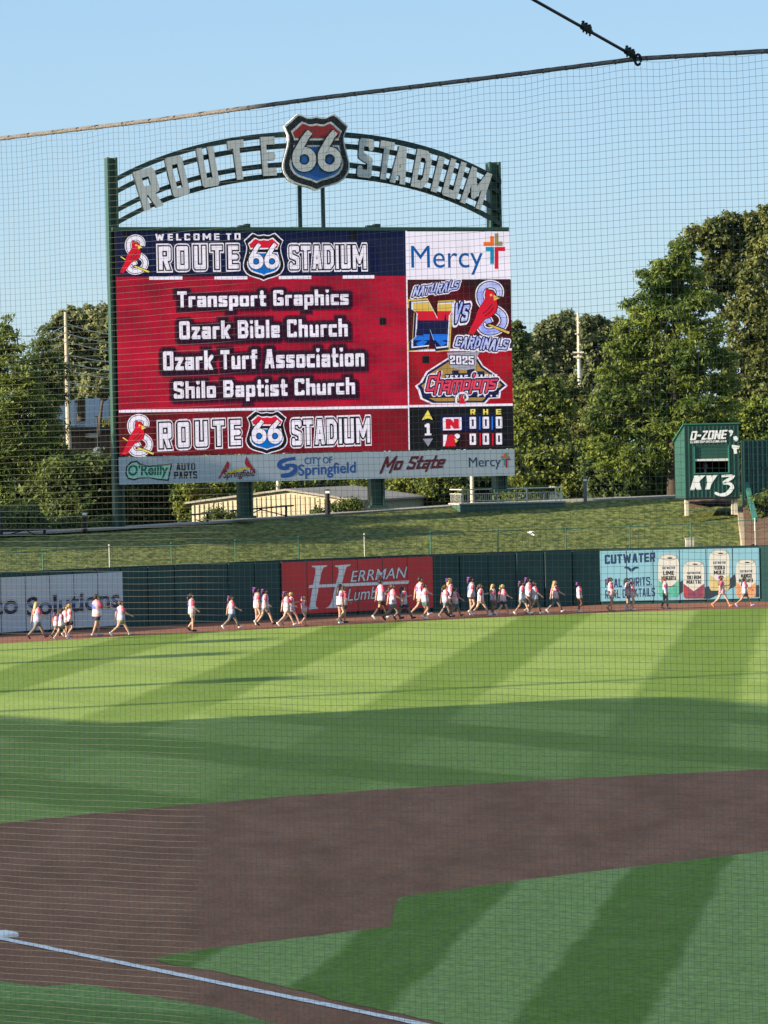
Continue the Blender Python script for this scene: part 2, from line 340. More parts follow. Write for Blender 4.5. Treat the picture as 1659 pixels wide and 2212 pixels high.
# ------------------------------------------------------------------ the field
def grass(name, dark, light, sets, nscale=0.6, edge=0.2):
    """mown turf: bands rolled in different directions; sets = (a, b, shift, period, bias, weight)"""
    m = bpy.data.materials.new(name); m.use_nodes = True; MATS[name] = m
    nt = m.node_tree; N = nt.nodes; L = nt.links; b = N['Principled BSDF']; b.inputs['Roughness'].default_value = 0.85; b.inputs['Specular IOR Level'].default_value = 0.12
    g = N.new('ShaderNodeNewGeometry'); sx = N.new('ShaderNodeSeparateXYZ'); L.new(g.outputs['Position'], sx.inputs[0])
    def mth(op, a, c=None, d=None):
        n = N.new('ShaderNodeMath'); n.operation = op
        for i, v in enumerate((a, c, d)):
            if v is None: continue
            if isinstance(v, (int, float)): n.inputs[i].default_value = v
            else: L.new(v, n.inputs[i])
        return n.outputs[0]
    wob = N.new('ShaderNodeTexNoise'); wob.inputs['Scale'].default_value = 0.35; wob.inputs['Detail'].default_value = 2; L.new(g.outputs['Position'], wob.inputs['Vector'])
    wv = mth('MULTIPLY', mth('SUBTRACT', wob.outputs[0], 0.5), 0.45)
    tot = None
    for (a, bb, c, per, bias, wgt, ymax) in sets:
        q = mth('ADD', mth('ADD', mth('MULTIPLY', sx.outputs[0], a), mth('MULTIPLY', sx.outputs[1], bb)), c)
        q = mth('ADD', q, wv)
        s = mth('COSINE', mth('MULTIPLY', q, 2 * math.pi / per))
        mr = N.new('ShaderNodeMapRange'); mr.interpolation_type = 'SMOOTHSTEP'; L.new(s, mr.inputs[0])
        mr.inputs[1].default_value = bias - edge; mr.inputs[2].default_value = bias + edge
        v = mth('MULTIPLY', mr.outputs[0], wgt)
        if ymax:
            fy = N.new('ShaderNodeMapRange'); fy.inputs[1].default_value = ymax[0]; fy.inputs[2].default_value = ymax[1]; fy.inputs[3].default_value = ymax[3]; fy.inputs[4].default_value = ymax[2]
            L.new(sx.outputs[1], fy.inputs[0]); v = mth('MULTIPLY', v, fy.outputs[0])
        tot = v if tot is None else mth('MAXIMUM', mth('MULTIPLY', tot, 1.0), v)
    n1 = N.new('ShaderNodeTexNoise'); n1.inputs['Scale'].default_value = nscale; n1.inputs['Detail'].default_value = 9; n1.inputs['Roughness'].default_value = 0.75
    mp = N.new('ShaderNodeMapping'); mp.inputs['Scale'].default_value = (1.0, 0.7, 1.0); L.new(g.outputs['Position'], mp.inputs[0]); L.new(mp.outputs[0], n1.inputs['Vector'])
    fac = mth('ADD', tot, mth('MULTIPLY', mth('SUBTRACT', n1.outputs[0], 0.5), 1.3))
    mx = N.new('ShaderNodeMix'); mx.data_type = 'RGBA'; mx.clamp_factor = False
    cl = N.new('ShaderNodeClamp'); cl.inputs[1].default_value = -0.3; cl.inputs[2].default_value = 1.3; L.new(fac, cl.inputs[0]); L.new(cl.outputs[0], mx.inputs[0])
    mx.inputs[6].default_value = (*light, 1); mx.inputs[7].default_value = (*dark, 1)
    n2 = N.new('ShaderNodeTexNoise'); n2.inputs['Scale'].default_value = 7.0; n2.inputs['Detail'].default_value = 7; n2.inputs['Roughness'].default_value = 0.8; L.new(g.outputs['Position'], n2.inputs['Vector'])
    mv = N.new('ShaderNodeMix'); mv.data_type = 'RGBA'; mv.blend_type = 'MULTIPLY'; mv.inputs[0].default_value = 1.0
    vr = N.new('ShaderNodeMapRange'); vr.inputs[1].default_value = 0.40; vr.inputs[2].default_value = 0.60; vr.inputs[3].default_value = 0.74; vr.inputs[4].default_value = 1.26; L.new(n2.outputs[0], vr.inputs[0])
    L.new(mx.outputs[2], mv.inputs[6]); L.new(vr.outputs[0], mv.inputs[7]); L.new(mv.outputs[2], b.inputs['Base Color'])
    bn = N.new('ShaderNodeTexNoise'); bn.inputs['Scale'].default_value = 22.0; bn.inputs['Detail'].default_value = 3; L.new(g.outputs['Position'], bn.inputs['Vector'])
    bu = N.new('ShaderNodeBump'); bu.inputs['Strength'].default_value = 0.22; bu.inputs['Distance'].default_value = 0.03; L.new(bn.outputs[0], bu.inputs['Height']); L.new(bu.outputs[0], b.inputs['Normal'])
    return m
M_OUT = grass('outfield_turf', (0.128, 0.200, 0.028), (0.222, 0.300, 0.066),
              [(1.0, -0.1317, 4.5 + 0.1317 * 112, 7.6, 0.28, 1.0, (82, 100, 1.0, 0.42)), (0.812, 0.5836, 1.8, 7.6, 0.35, 0.8, (86, 100, 0.35, 1.0))])
M_INF = grass('infield_turf', (0.115, 0.195, 0.026), (0.222, 0.312, 0.086), [(1.0, -0.171, 0.171 * 48, 3.4, 0.05, 1.0, None)], nscale=1.2)
M_FOUL = grass('foul_turf', (0.098, 0.170, 0.028), (0.165, 0.260, 0.066), [(0.5, 0.86, 0.6, 5.0, 0.1, 0.7, None)], nscale=1.0)
M_DIRT = mat('infield_clay', (0.212, 0.098, 0.056), 0.95, scale=0.6, lo=.36, hi=.66, grain=.13, rgb2=(0.288, 0.138, 0.083), bump=0.6, bscale=9, stretch=(1, 0.35, 1), spec=0.1)
M_TRACK = mat('track_clay', (0.19, 0.085, 0.058), 0.95, scale=0.8, rgb2=(0.25, 0.115, 0.08), grain=.14, bump=0.2, bscale=10, spec=0.1)
M_CHALK = mat('chalk', (0.42, 0.40, 0.41), 0.95, scale=7, rgb2=(0.80, 0.79, 0.79), lo=.3, hi=.5, bump=.3, bscale=40)
M_LAND = mat('land_grass', (0.05, 0.075, 0.022), 0.95, var=0.4, scale=0.15)

def sheet(name, pts, z, m, label, rag=True):
    if rag:
        rr = random.Random(name); out = []; ph = rr.uniform(0, 6)
        for a, b in zip(pts, pts[1:] + pts[:1]):
            a = Vector(a[:2]); b = Vector(b[:2]); n = max(1, min(400, int((b - a).length / .13))); q = (b - a).normalized(); q = Vector((-q.y, q.x))
            for k in range(n):
                w = (rr.uniform(-1, 1) * .018 + .014 * math.sin(k * .7 + ph) + .02 * math.sin(k * .19 + ph)) if k else 0; out.append(a.lerp(b, k / n) + q * w)
        pts = out
    mb = MB(); mb.poly([(p[0], p[1], z) for p in pts]); o = struct(name, mb, m, label=label, fix=False)
    o.data.validate(); return o
_g = MB(); _g.add([(-3000, -1500, -0.03), (3000, -1500, -0.03), (3000, 5000, -0.03), (-3000, 5000, -0.03)], [(0, 1, 2, 3)])
struct('ground', _g, M_LAND, fix=False, label='flat grassy ground stretching away around the ballpark')
# field axes: home plate, third base and the mound, from the foul line in the photograph
B3 = gnd(8, 2030).xy; _l2 = gnd(885, 2209).xy
O3 = (B3 - _l2).normalized()                      # from home towards third base
N1 = Vector((O3.y, -O3.x))                        # from home towards first base
HOME = B3 - O3 * 27.43
RUB = HOME + (O3 + N1) * 18.44 * 0.7071
def fld(a, b): p = HOME + O3 * a + N1 * b; return (p.x, p.y)
WPX = [(-160, 1383), (0, 1371.5), (261, 1355.5), (607, 1337), (932, 1321), (1116, 1313.5), (1297, 1306.5), (1640, 1299), (1800, 1297)]
WP = [gnd(*p) for p in WPX]                       # foot of the outfield wall
GE = [gnd(*p) for p in [(-160, 1404), (0, 1391), (280, 1374), (520, 1362), (800, 1347), (1000, 1337), (1300, 1324), (1659, 1313.5), (1800, 1311)]]
# outfield turf
arc = [gnd(x, y) for x, y in [(0, 1779), (190, 1759), (375, 1742), (600, 1722), (830, 1705.5), (1245, 1682), (1659, 1662)]]
def circ(p): return (p.xy - RUB)
a0 = math.atan2(circ(arc[0]).y, circ(arc[0]).x); r0 = circ(arc[0]).length
a1 = math.atan2(circ(arc[-1]).y, circ(arc[-1]).x); r1 = circ(arc[-1]).length
left = [(RUB.x + r0 * math.cos(a0 + k * 0.12), RUB.y + r0 * math.sin(a0 + k * 0.12)) for k in range(1, 3)][::-1]
right = [(RUB.x + r1 * math.cos(a1 - k * 0.12), RUB.y + r1 * math.sin(a1 - k * 0.12)) for k in range(1, 14)]
arcp = left + [(p.x, p.y) for p in arc] + right
outp = [(-75, 60)] + [(-60, 110)] + [(p.x, p.y) for p in GE] + [(60, 150), (90, 110), (70, 60)] + [p for p in arcp[::-1]]
sheet('outfield_grass', outp, 0.004, M_OUT, 'mown outfield grass with light and dark bands')
trk = [(-60, 110)] + [(p.x, p.y) for p in GE] + [(60, 150)] + [(62, 160)] + [(p.x + 0.3, p.y + 0.3) for p in WP[::-1]] + [(-66, 114)]
sheet('warning_track', trk, 0.0, M_TRACK, 'reddish clay warning track in front of the outfield wall')
drt = arcp + [fld(-4, 40), fld(-6, -6), fld(14, -3), fld(40, -4)]
sheet('infield_dirt', drt, 0.006, M_DIRT, 'brown clay of the infield')
inf = [gnd(x, y) for x, y in [(336, 2073), (380, 2062), (430, 2054), (520, 2043), (600, 2033.5), (740, 2015.5), (840, 2003.5), (847, 2002), (850, 1985), (853, 1962), (859, 1948), (868, 1940), (882, 1936), (1000, 1921), (1120, 1904), (1240, 1889), (1400, 1870), (1520, 1856), (1659, 1840), (1760, 1829)]]
inl = [gnd(x, y) for x, y in [(1010, 2226), (929, 2205), (860, 2190), (790, 2175.5), (728, 2163), (650, 2141), (560, 2120), (526, 2112), (450, 2097), (392, 2088), (350, 2080)]]
inp = [(p.x, p.y) for p in inf] + [fld(17, 25), fld(4, 24), fld(5, 8), fld(9, 2.0)] + [(p.x, p.y) for p in inl]
sheet('infield_grass', inp, 0.012, M_INF, 'mown infield grass with diagonal bands')
fo = [gnd(x, y) for x, y in [(-160, 2090), (-60, 2110), (0, 2121), (50, 2128.5), (95, 2133.5), (135, 2129.5), (168, 2127), (200, 2131), (235, 2138.5), (300, 2150), (358, 2161), (430, 2173), (493, 2184.5), (577, 2209), (640, 2226)]]
fop = [(p.x, p.y) for p in fo] + [fld(9, -2.5), fld(6, -14), fld(45, -14), fld(55, -3)]
sheet('foul_grass', fop, 0.012, M_FOUL, 'strip of grass in foul ground beside the base line')
# chalk line, slightly ragged
lm = MB(); npt = 160; A = B3 + O3 * 0.5; Bq = HOME + O3 * 4
vs = []
for i in range(npt + 1):
    p = A.lerp(Bq, i / npt); w = 0.085 + random.uniform(-0.010, 0.010); w2 = 0.085 + random.uniform(-0.010, 0.010)
    vs += [(p.x + N1.x * w, p.y + N1.y * w, 0.0165), (p.x - N1.x * w2, p.y - N1.y * w2, 0.0165)]
lm.add(vs, [(2 * i, 2 * i + 1, 2 * i + 3, 2 * i + 2) for i in range(npt)])
tag(struct('foul_line', lm, M_CHALK, fix=False, label='white chalk foul line running from the base across the clay'), cat='foul line')
# third base
br = gnd(40.5, 2024); bs = 0.38
bm_ = MB(); q = [Vector((br.x, br.y, 0)), Vector((br.x, br.y, 0)) + Vector((*(O3 * bs), 0)), Vector((br.x, br.y, 0)) + Vector((*(O3 * bs - N1 * bs), 0)), Vector((br.x, br.y, 0)) - Vector((*(N1 * bs), 0))]
cq = sum(q, Vector()) / 4
for z0, z1, k0, k1 in ((0.008, 0.055, 1.0, 1.0), (0.055, 0.075, 1.0, 0.9)):
    vv = [cq + (p - cq) * k0 + Vector((0, 0, z0)) for p in q] + [cq + (p - cq) * k1 + Vector((0, 0, z1)) for p in q]
    bm_.add(vv, [(0, 1, 5, 4), (1, 2, 6, 5), (2, 3, 7, 6), (3, 0, 4, 7)] + ([(4, 5, 6, 7)] if z1 > 0.06 else []))
tag(obj('base', bm_, mat('base_canvas', (0.82, 0.82, 0.80), 0.6), loc=cq), 'white square base bag on the clay at the end of the chalk line', 'base')
# ragged turf lip and scuffs along the clay
M_SCUFF = mat('pale_scuff', (0.27, 0.19, 0.165), 0.95, var=0.2, scale=5)

# ------------------------------------------------------------------ outfield berm and the land behind
M_BERM = mat('berm_grass', (0.040, 0.062, 0.014), 0.95, scale=3.2, rgb2=(0.165, 0.180, 0.058), lo=.40, hi=.62, grain=.22, bump=1.0, bscale=5, stretch=(1, 0.6, 2.2), spec=0.1)
CPX = [(-260, 1165, 150), (0, 1157, 158), (200, 1146, 161), (420, 1133, 164.5), (640, 1118, 168), (850, 1104, 171), (985, 1095, 172.5), (1220, 1084, 173.5), (1470, 1074, 174), (1660, 1066, 174), (1900, 1058, 172)]
CR = [atY(*c) for c in CPX]
def interp(poly, X):
    for a, b in zip(poly[:-1], poly[1:]):
        if a.x <= X <= b.x: return a.lerp(b, (X - a.x) / (b.x - a.x))
    return poly[0].copy() if X < poly[0].x else poly[-1].copy()
xs = np.linspace(-21, 24, 91); rows = 14; bmv = []; nz = lambda x, y: 0.05 * math.sin(x * 1.3 + y) + 0.04 * math.sin(x * 2.9 - 1.7 * y)
def berm_z(X, Y):
    c = interp(CR, X); w = interp(WP, X); t = max(0, min(1, (Y - w.y - 0.5) / (c.y - w.y - 0.5)))
    return 1.35 + (c.z - 1.35) * (t ** 0.92)
for X in xs:
    c = interp(CR, X); w = interp(WP, X)
    for k in range(rows):
        Y = w.y + 0.5 + (c.y - w.y - 0.5) * k / (rows - 1)
        bmv.append((X, Y, berm_z(X, Y) + nz(X, Y) * math.sin(math.pi * k / (rows - 1))))
bb = MB(); bb.add(bmv, [(i * rows + k, (i + 1) * rows + k, (i + 1) * rows + k + 1, i * rows + k + 1) for i in range(len(xs) - 1) for k in range(rows - 1)])
struct('grass_berm', bb, M_BERM, smooth=True, fix=False, label='sloping grass berm behind the outfield wall')
M_PATH = mat('path_concrete', (0.27, 0.26, 0.24), 0.9, var=0.15, scale=1.5)
pm = MB(); sec = []
for X in xs[:78]:
    c = interp(CR, X); sec.append([Vector((X, c.y - 0.1, c.z - 0.2)), Vector((X, c.y - 0.1, c.z + 0.07)), Vector((X, c.y + 2.4, c.z + 0.10)), Vector((X, c.y + 2.4, c.z - 0.3))])
pm.loft(sec); struct('path', pm, M_PATH, label='pale concrete path along the crest of the berm')
lm2 = MB(); lv = []
for X in np.linspace(-400, 400, 41):
    c = interp(CR, X); lv += [(X, c.y + 0.5, c.z - 0.12), (X, c.y + 14, 3.2), (X, 900, 3.2)]
lm2.add(lv, [(3 * i + k, 3 * i + 3 + k, 3 * i + 4 + k, 3 * i + 1 + k) for i in range(40) for k in range(2)])
struct('terrain', lm2, M_LAND, fix=False, label='rough grassy land beyond the berm')

# ------------------------------------------------------------------ stands and light towers left of the picture: they cast the long evening shadows
sa, ca = math.sin(R(SUN_TRAVEL)), math.cos(R(SUN_TRAVEL))
def pX(p, X): return (p + X * sa) / ca           # Y of the point at X on the sun line p
M_STAND = mat('stand_concrete', (0.33, 0.32, 0.31), 0.9, var=0.1, scale=0.6)
M_GREEN = mat('green_paint', (0.018, 0.075, 0.055), 0.45, var=0.15, scale=1.0)
st = thing('grandstand', 'tall concrete grandstand beside the third base side of the field', 'grandstand', (-50, pX(50, -50), 0))
EDGE = [(10.6, 92.7), (8.6, 95.6), (6.2, 96.0), (2.1, 93.0), (-1.7, 90.6), (-5.2, 88.6), (-8.0, 91.2), (-11.0, 94.3), (-14.5, 95.4)]    # where their shadow ends on the turf
TE = math.tan(R(SUN_EL)); pe = [(-x * sa + y * ca, (x + 45) / ca * TE) for x, y in EDGE]
pmin = -3.2 * sa + 26 * ca
prof = [(26.4, 0), (26.4, 20), (pe[0][0] - 4, 20), (pe[0][0] - 3, pe[0][1] + .3)] + pe + [(pe[-1][0] + .5, 0)]
NP = len(prof); mb = MB(); fr = [Vector((-45, pX(p, -45), z)) for p, z in prof]; bk = [Vector((-60, pX(p, -60), z)) for p, z in prof]
mb.add(fr + bk, [tuple(range(NP)), tuple(range(2 * NP - 1, NP - 1, -1))] + [(i, (i + 1) % NP, (i + 1) % NP + NP, i + NP) for i in range(NP)])
obj('body', mb, M_STAND, st)
mb = MB()
for k in range(9):
    a = Vector((-44.8 + 0.8 * k, pX(26, -44.8 + .8 * k), 0.4 + .45 * (9 - k))); b = Vector((-44.8 + 0.8 * k, pX(80, -44.8 + .8 * k), 0.4 + .45 * (9 - k)))
    mb.bar(a + Vector((1.2 * (k - 8), 0, -.45 * (9 - k) + .45 * k)), b + Vector((1.2 * (k - 8), 0, -.45 * (9 - k) + .45 * k)), 0.3, 0.8)
obj('seating', mb, M_GREEN, st)
s2 = thing('shade_tower', 'narrow tall press box tower beside the seats', 'building', (-30, pX(14, -30), 0))
mb = MB()
# tower added out of view; its edge is shaped by where the shadow starts on the safety net: (net x, net y, net z)
(xa, ya, za), (xb, yb, zb) = (-1.41, 23.4, 3.6), (-0.885, 23.1, 9.6)
zt = lambda x, z: z + (x + 30) / ca * TE
p0_, p1_ = -xa * sa + ya * ca, -xb * sa + yb * ca
z0_, z1_ = zt(xa, za), zt(xb, zb); sl = (p1_ - p0_) / (z1_ - z0_)
fr = [Vector((-30, pX(4, -30), 0)), Vector((-30, pX(p0_, -30), 0)), Vector((-30, pX(p0_, -30), z0_)), Vector((-30, pX(p0_ + sl * (26 - z0_), -30), 26)), Vector((-30, pX(4, -30), 26))]
bk = [v + Vector((-6 * ca, -6 * sa, 0)) for v in fr]
mb.add(fr + bk, [(0, 1, 2, 3, 4), (9, 8, 7, 6, 5)] + [(k, (k + 1) % 5, (k + 1) % 5 + 5, k + 5) for k in range(5)])
obj('wall', mb, M_STAND, s2)
M_STEEL = mat('galvanised_steel', (0.30, 0.31, 0.32), 0.45, var=0.1, scale=2, metal=0.4)
for i, (p, X, z, w, lab) in enumerate(((-2 * -1 * sa * 0 + 100.2 * ca, -70, 52, 0.5, 'tallest light tower, a bare steel mast with a lamp bank'), (9.3 * sa + 105 * ca, -62, (-6 + 62) / ca * TE, 0.9, 'short stout light mast nearest the grandstand'), (12 * sa + 119 * ca, -62, (-9 + 62) / ca * TE, 1.0, 'short stout light mast farthest from the grandstand'), (11 * sa + 128 * ca, -62, (-8 + 62) / ca * TE, 0.7, 'slim mast beyond the row of short light masts'))):
    lt = thing('light_tower', lab, 'light tower', (X, pX(p, X), 0), 'light towers left of the field')
    mb = MB(); mb.tube([(X, pX(p, X), 0), (X, pX(p, X), z)], [w / 2, w / 2 * 0.8], 10); obj('mast', mb, M_STEEL, lt, smooth=False)
    mb = MB(); mb.box((X, pX(p, X), z + 0.5), 0.25, 0.9, 0.5); obj('lamp_bank', mb, M_STEEL, lt)

# ------------------------------------------------------------------ outfield wall
WZ = 2.52
M_PAD = mat('green_pad', (0.012, 0.050, 0.050), 0.5, var=0.18, scale=1.4, bump=0.15, bscale=1.5)
M_CAP = mat('dark_cap', (0.012, 0.030, 0.034), 0.55, var=0.15, scale=2)
SEG = [Plane(a, b) for a, b in zip(WP[:-1], WP[1:])]
wr = thing('outfield_wall', 'long dark green padded outfield wall behind the warning track', 'wall', WP[4])
for si, pl in enumerate(SEG):
    n = max(1, round(pl.L / 1.245)); w = pl.L / n
    for k in range(n):
        off = random.uniform(-0.02, 0.03); mb = MB(); g = 0.012
        s0, s1 = k * w + g, (k + 1) * w - g
        pr = [(s0, 0.0), (s0 + 0.03, off + 0.05), (s1 - 0.03, off + 0.05), (s1, 0.0), (s1, -0.2), (s0, -0.2)]
        mb.loft([[pl.P(s, z, l) for s, l in pr] for z in (0.0, WZ + random.uniform(-0.015, 0.015))]); obj('panel', mb, M_PAD, wr)
    mb = MB(); mb.box(pl.P(pl.L / 2, WZ + 0.03, -0.14), pl.L / 2, 0.10, 0.03, (pl.e, pl.n, Vector((0, 0, 1)))); obj('top_rail', mb, M_CAP, wr)

# chain link fence on top of the bank right behind the wall
M_POST = mat('green_post', (0.025, 0.11, 0.08), 0.4, var=0.1, scale=3); M_PALE = mat('pale_post', (0.36, 0.37, 0.34), 0.4)
M_WIRE = mat('fence_wire', (0.03, 0.07, 0.06), 0.5)
cf = thing('chain_link_fence', 'thin green chain link fence standing just behind the padded outfield wall', 'fence', (WP[4].x, WP[4].y + 0.6, 1.0))
fp = []
for x, yt, pale in ((-60, 1196, 0), (92, 1189, 0), (236, 1178, 1), (370, 1174, 0), (508, 1167, 0), (645, 1160, 0), (787, 1154, 1), (930, 1149, 0), (1075, 1145, 0), (1222, 1140, 0), (1360, 1136, 0), (1493, 1130, 0), (1631, 1121, 1), (1770, 1116, 0)):
    X = gnd(x, 1250 + 90).x
    for _ in range(4):
        Yw = interp(WP, X).y + 0.55; q = atY(x, yt, Yw); X = q.x
    fp.append(q); mb = MB(); mb.tube([(q.x, q.y, 1.1), (q.x, q.y, q.z)], 0.030, 8); mb.ellipsoid((q.x, q.y, q.z), 0.05, 0.05, 0.05, 8, 5)
    obj('post', mb, M_PALE if pale else M_POST, cf)
mb = MB()
for a, b in zip(fp[:-1], fp[1:]): mb.tube([a - Vector((0, 0, .04)), b - Vector((0, 0, .04))], 0.02, 6)
obj('top_rail', mb, M_POST, cf)
mb = MB()
for a, b in zip(fp[:-1], fp[1:]):
    L_ = (b - a).length; n = int(L_ / 0.16)
    for i in range(-12, n):
        for sg in (0, 1):
            i0, i1 = (i, i + 12) if sg == 0 else (i + 12, i)
            if min(i0, i1) < 0 or max(i0, i1) > n: continue
            p = a.lerp(b, i0 / n); q = a.lerp(b, i1 / n); mb.tube([Vector((p.x, p.y, 1.2)), Vector((q.x, q.y, q.z - 0.05))], 0.0035, 3, cap=False)
obj('wire_mesh', mb, M_WIRE, cf, fix=False)

# ------------------------------------------------------------------ the scoreboard
DL = 163.0; DR = DL * 1.038
BD = Plane(atY(258, 986, DL), atY(1110, 968, DR))
M_BEAM = mat('green_beam', (0.030, 0.072, 0.052), 0.4, var=0.12, scale=1.5)
M_BEAMD = mat('dark_steel', (0.012, 0.030, 0.030), 0.45, var=0.1, scale=1.5)
M_LETTER = mat('brushed_metal', (0.50, 0.51, 0.53), 0.55, var=0.04, scale=2, metal=0.0)
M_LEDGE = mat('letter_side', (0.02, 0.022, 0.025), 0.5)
M_BLACK = mat('black_paint', (0.010, 0.010, 0.012), 0.4); M_WHITE = mat('white_paint', (0.74, 0.75, 0.76), 0.5, var=0.06, scale=2)
M_RED = mat('shield_red', (0.26, 0.018, 0.020), 0.45); M_BLUE = mat('shield_blue', (0.015, 0.105, 0.38), 0.45)
_bp = BD.P(BD.L / 2, 4.0)
SB = thing('scoreboard', 'huge stadium scoreboard on green steel posts under an arched sign', 'scoreboard', (_bp.x, _bp.y, 4.0))
EZ = Vector((0, 0, 1))
def hbeam(x0t, x1t, yt, x0b, x1b, yb, name='post', zb=None, lift=-0.35, dep=0.62):
    s0, z1 = BD.st(x0t, yt); s1, _ = BD.st(x1t, yt); sb0, z0 = BD.st(x0b, yb); sb1, _ = BD.st(x1b, yb)
    s0 = (s0 + sb0) / 2; s1 = (s1 + sb1) / 2; w = s1 - s0; z0 = z0 if zb is None else zb
    mb = MB(); zc = (z0 + z1) / 2; hz = (z1 - z0) / 2; ax = (BD.e, BD.n, EZ)
    mb.box(BD.P(s0 + 0.05, zc, lift), 0.05, dep / 2, hz, ax); mb.box(BD.P(s1 - 0.05, zc, lift), 0.05, dep / 2, hz, ax)
    mb.box(BD.P((s0 + s1) / 2, zc, lift), w / 2 - 0.103, 0.05, hz, ax)
    mb.box(BD.P((s0 + s1) / 2, z0 + 0.06, lift), w / 2 + 0.12, dep / 2 + 0.12, 0.06, ax)
    return obj(name, mb, M_BEAM, SB)
hbeam(231, 256, 339, 253, 272, 1143, lift=-0.45); hbeam(1058, 1083, 349, 1075, 1099, 1062, lift=-0.45)
hbeam(518, 547, 1030, 522, 551, 1120, lift=-0.5); hbeam(803, 833, 1020, 805, 835, 1097, lift=-0.5)
# screen cabinet and top beam
TLs, TLz = BD.st(250, 500); BRs, BRz = BD.st(1110, 968); BLs, BLz = BD.st(258, 986); TRs, TRz = BD.st(1100, 497)
S0 = (TLs + BLs) / 2; S1 = (TRs + BRs) / 2; Z0 = (BLz + BRz) / 2; Z1 = (TLz + TRz) / 2
mb = MB(); mb.box(BD.P((S0 + S1) / 2, (Z0 + Z1) / 2, -0.46), (S1 - S0) / 2, 0.44, (Z1 - Z0) / 2, (BD.e, BD.n, EZ)); obj('cabinet', mb, M_BLACK, SB)
mb = MB(); mb.box(BD.P((S0 + S1) / 2 - 0.1, Z1 + 0.09, -0.25), (S1 - S0) / 2 + 0.05, 0.35, 0.085, (BD.e, BD.n, EZ)); obj('top_beam', mb, M_BEAM, SB)
for x0, x1 in ((517, 541), (793, 822)):
    s0, z0, s1, z1 = BD.rect(x0, 486, x1, 493); mb = MB(); c = Z1 + 0.178
    mb.box(BD.P(s0 + (s1 - s0) * .28, c + 0.05, -.2), (s1 - s0) * .27, .2, .05, (BD.e, BD.n, EZ)); mb.box(BD.P(s0 + (s1 - s0) * .78, c + .085, -.2), (s1 - s0) * .22, .2, .085, (BD.e, BD.n, EZ)); obj('camera_box', mb, M_BEAMD, SB)
for x in (651, 701):
    s, z = BD.st(x, 400); mb = MB(); mb.box(BD.P(s, (Z1 + .178 + z) / 2, -.35), 0.085, 0.085, (z - Z1 - .178) / 2, (BD.e, BD.n, EZ)); obj('shield_stand', mb, M_BEAMD, SB)

# arched sign: four curved rails, letters, shield
CX = 678.0
def railpts(yl, xl, yc, yr, xr):
    pts = []
    for i in range(41):
        x = xl + (xr - xl) * i / 40
        if x < CX: t = (CX - x) / (CX - xl); y = yc + (yl - yc) * (0.82 * t * t + 0.18 * t ** 4)
        else: t = (x - CX) / (xr - CX); y = yc + (yr - yc) * (0.82 * t * t + 0.18 * t ** 4)
        pts.append((x, y))
    return pts
for yl, yc, yr, h in ((384, 288, 392, 11), (411, 312.5, 417, 11), (452, 353, 457, 11), (479, 375.5, 484, 11)):
    sec = []
    for x, y in railpts(yl, 257, yc, yr, 1085):
        s, t = BD.st(x, y); sec.append([BD.P(s, t + .125, -0.12), BD.P(s, t + .125, -0.34), BD.P(s, t - .125, -0.34), BD.P(s, t - .125, -0.12)])
    mb = MB(); mb.loft(sec); obj('arch_rail', mb, M_BEAMD, SB)
def arch_letter(ch, x, y, deg, hpx, wpx):
    s, t = BD.st(x, y); k = DL / F * 1.015; h = hpx * k; w = wpx * k; tt = .185 if ch != 'I' else .2
    X, Y, D = field(ch, tt if ch == 'I' else .21, 64, .1, False); ins = D < 0; hh = .5 / 64
    bx0, bx1 = X[ins].min() - hh, X[ins].max() + hh; by0, by1 = Y[ins].min() - hh, Y[ins].max() + hh; th = R(deg - 1.2); mb = MB()
    A1 = BD.e * math.cos(th) + EZ * math.sin(th); A2 = EZ * math.cos(th) - BD.e * math.sin(th); cx, cy = (bx0 + bx1) / 2, (by0 + by1) / 2; o = BD.P(s, t, 0)
    for x0, y0, x1, y1 in runs(ins):
        xa, xb = (X[0, x0] - hh - cx) / (bx1 - bx0) * w, (X[0, x1 - 1] + hh - cx) / (bx1 - bx0) * w; ya, yb = (Y[y0, 0] - hh - cy) / (by1 - by0) * h, (Y[y1 - 1, 0] + hh - cy) / (by1 - by0) * h
        f = [o + A1 * a + A2 * b + BD.n * .14 for a, b in ((xa, ya), (xb, ya), (xb, yb), (xa, yb))]; g = [v - BD.n * .26 for v in f]
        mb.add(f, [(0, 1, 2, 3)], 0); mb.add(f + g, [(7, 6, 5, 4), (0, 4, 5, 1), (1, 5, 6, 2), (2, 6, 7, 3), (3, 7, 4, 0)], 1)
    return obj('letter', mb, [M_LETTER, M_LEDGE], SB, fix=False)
for ch, x, y, d, h, w in (('R', 320, 408, 17, 86, 47), ('O', 382, 381, 13.5, 86, 38), ('U', 448, 361, 10.5, 85, 38), ('T', 512, 346, 7.5, 85, 36), ('E', 579, 338, 4, 84, 31),
                          ('S', 788, 342, -5, 85, 33), ('T', 831, 347, -8, 84, 32), ('A', 863, 357, -9.5, 82, 36), ('D', 910, 366, -11, 84, 37), ('I', 944, 377, -14, 80, 14), ('U', 979, 387, -16, 84, 37), ('M', 1027, 407, -19, 84, 50)):
    arch_letter(ch, x, y, d, h, w)
HALF = [(0, .030), (.15, .045), (.30, .045), (.43, .015), (.55, 0), (.66, .04), (.80, .10), (.95, .155), (.90, .21), (.84, .27), (.83, .33), (.86, .42), (.93, .53), (.99, .63), (1.0, .70), (.96, .77), (.84, .85), (.66, .90), (.42, .935), (.2, .96), (0, 1.0)]
NSH = HALF + [(-a, b) for a, b in HALF[-2:0:-1]]
def shield_px(box, k, cy=0.5, ky=None):
    x0, y0, x1, y1 = box; xc = (x0 + x1) / 2; hw = (x1 - x0) / 2; hh = y1 - y0; ky = ky or k
    return [(xc + a * hw * k, y0 + hh * (cy + (b - cy) * ky)) for a, b in NSH]
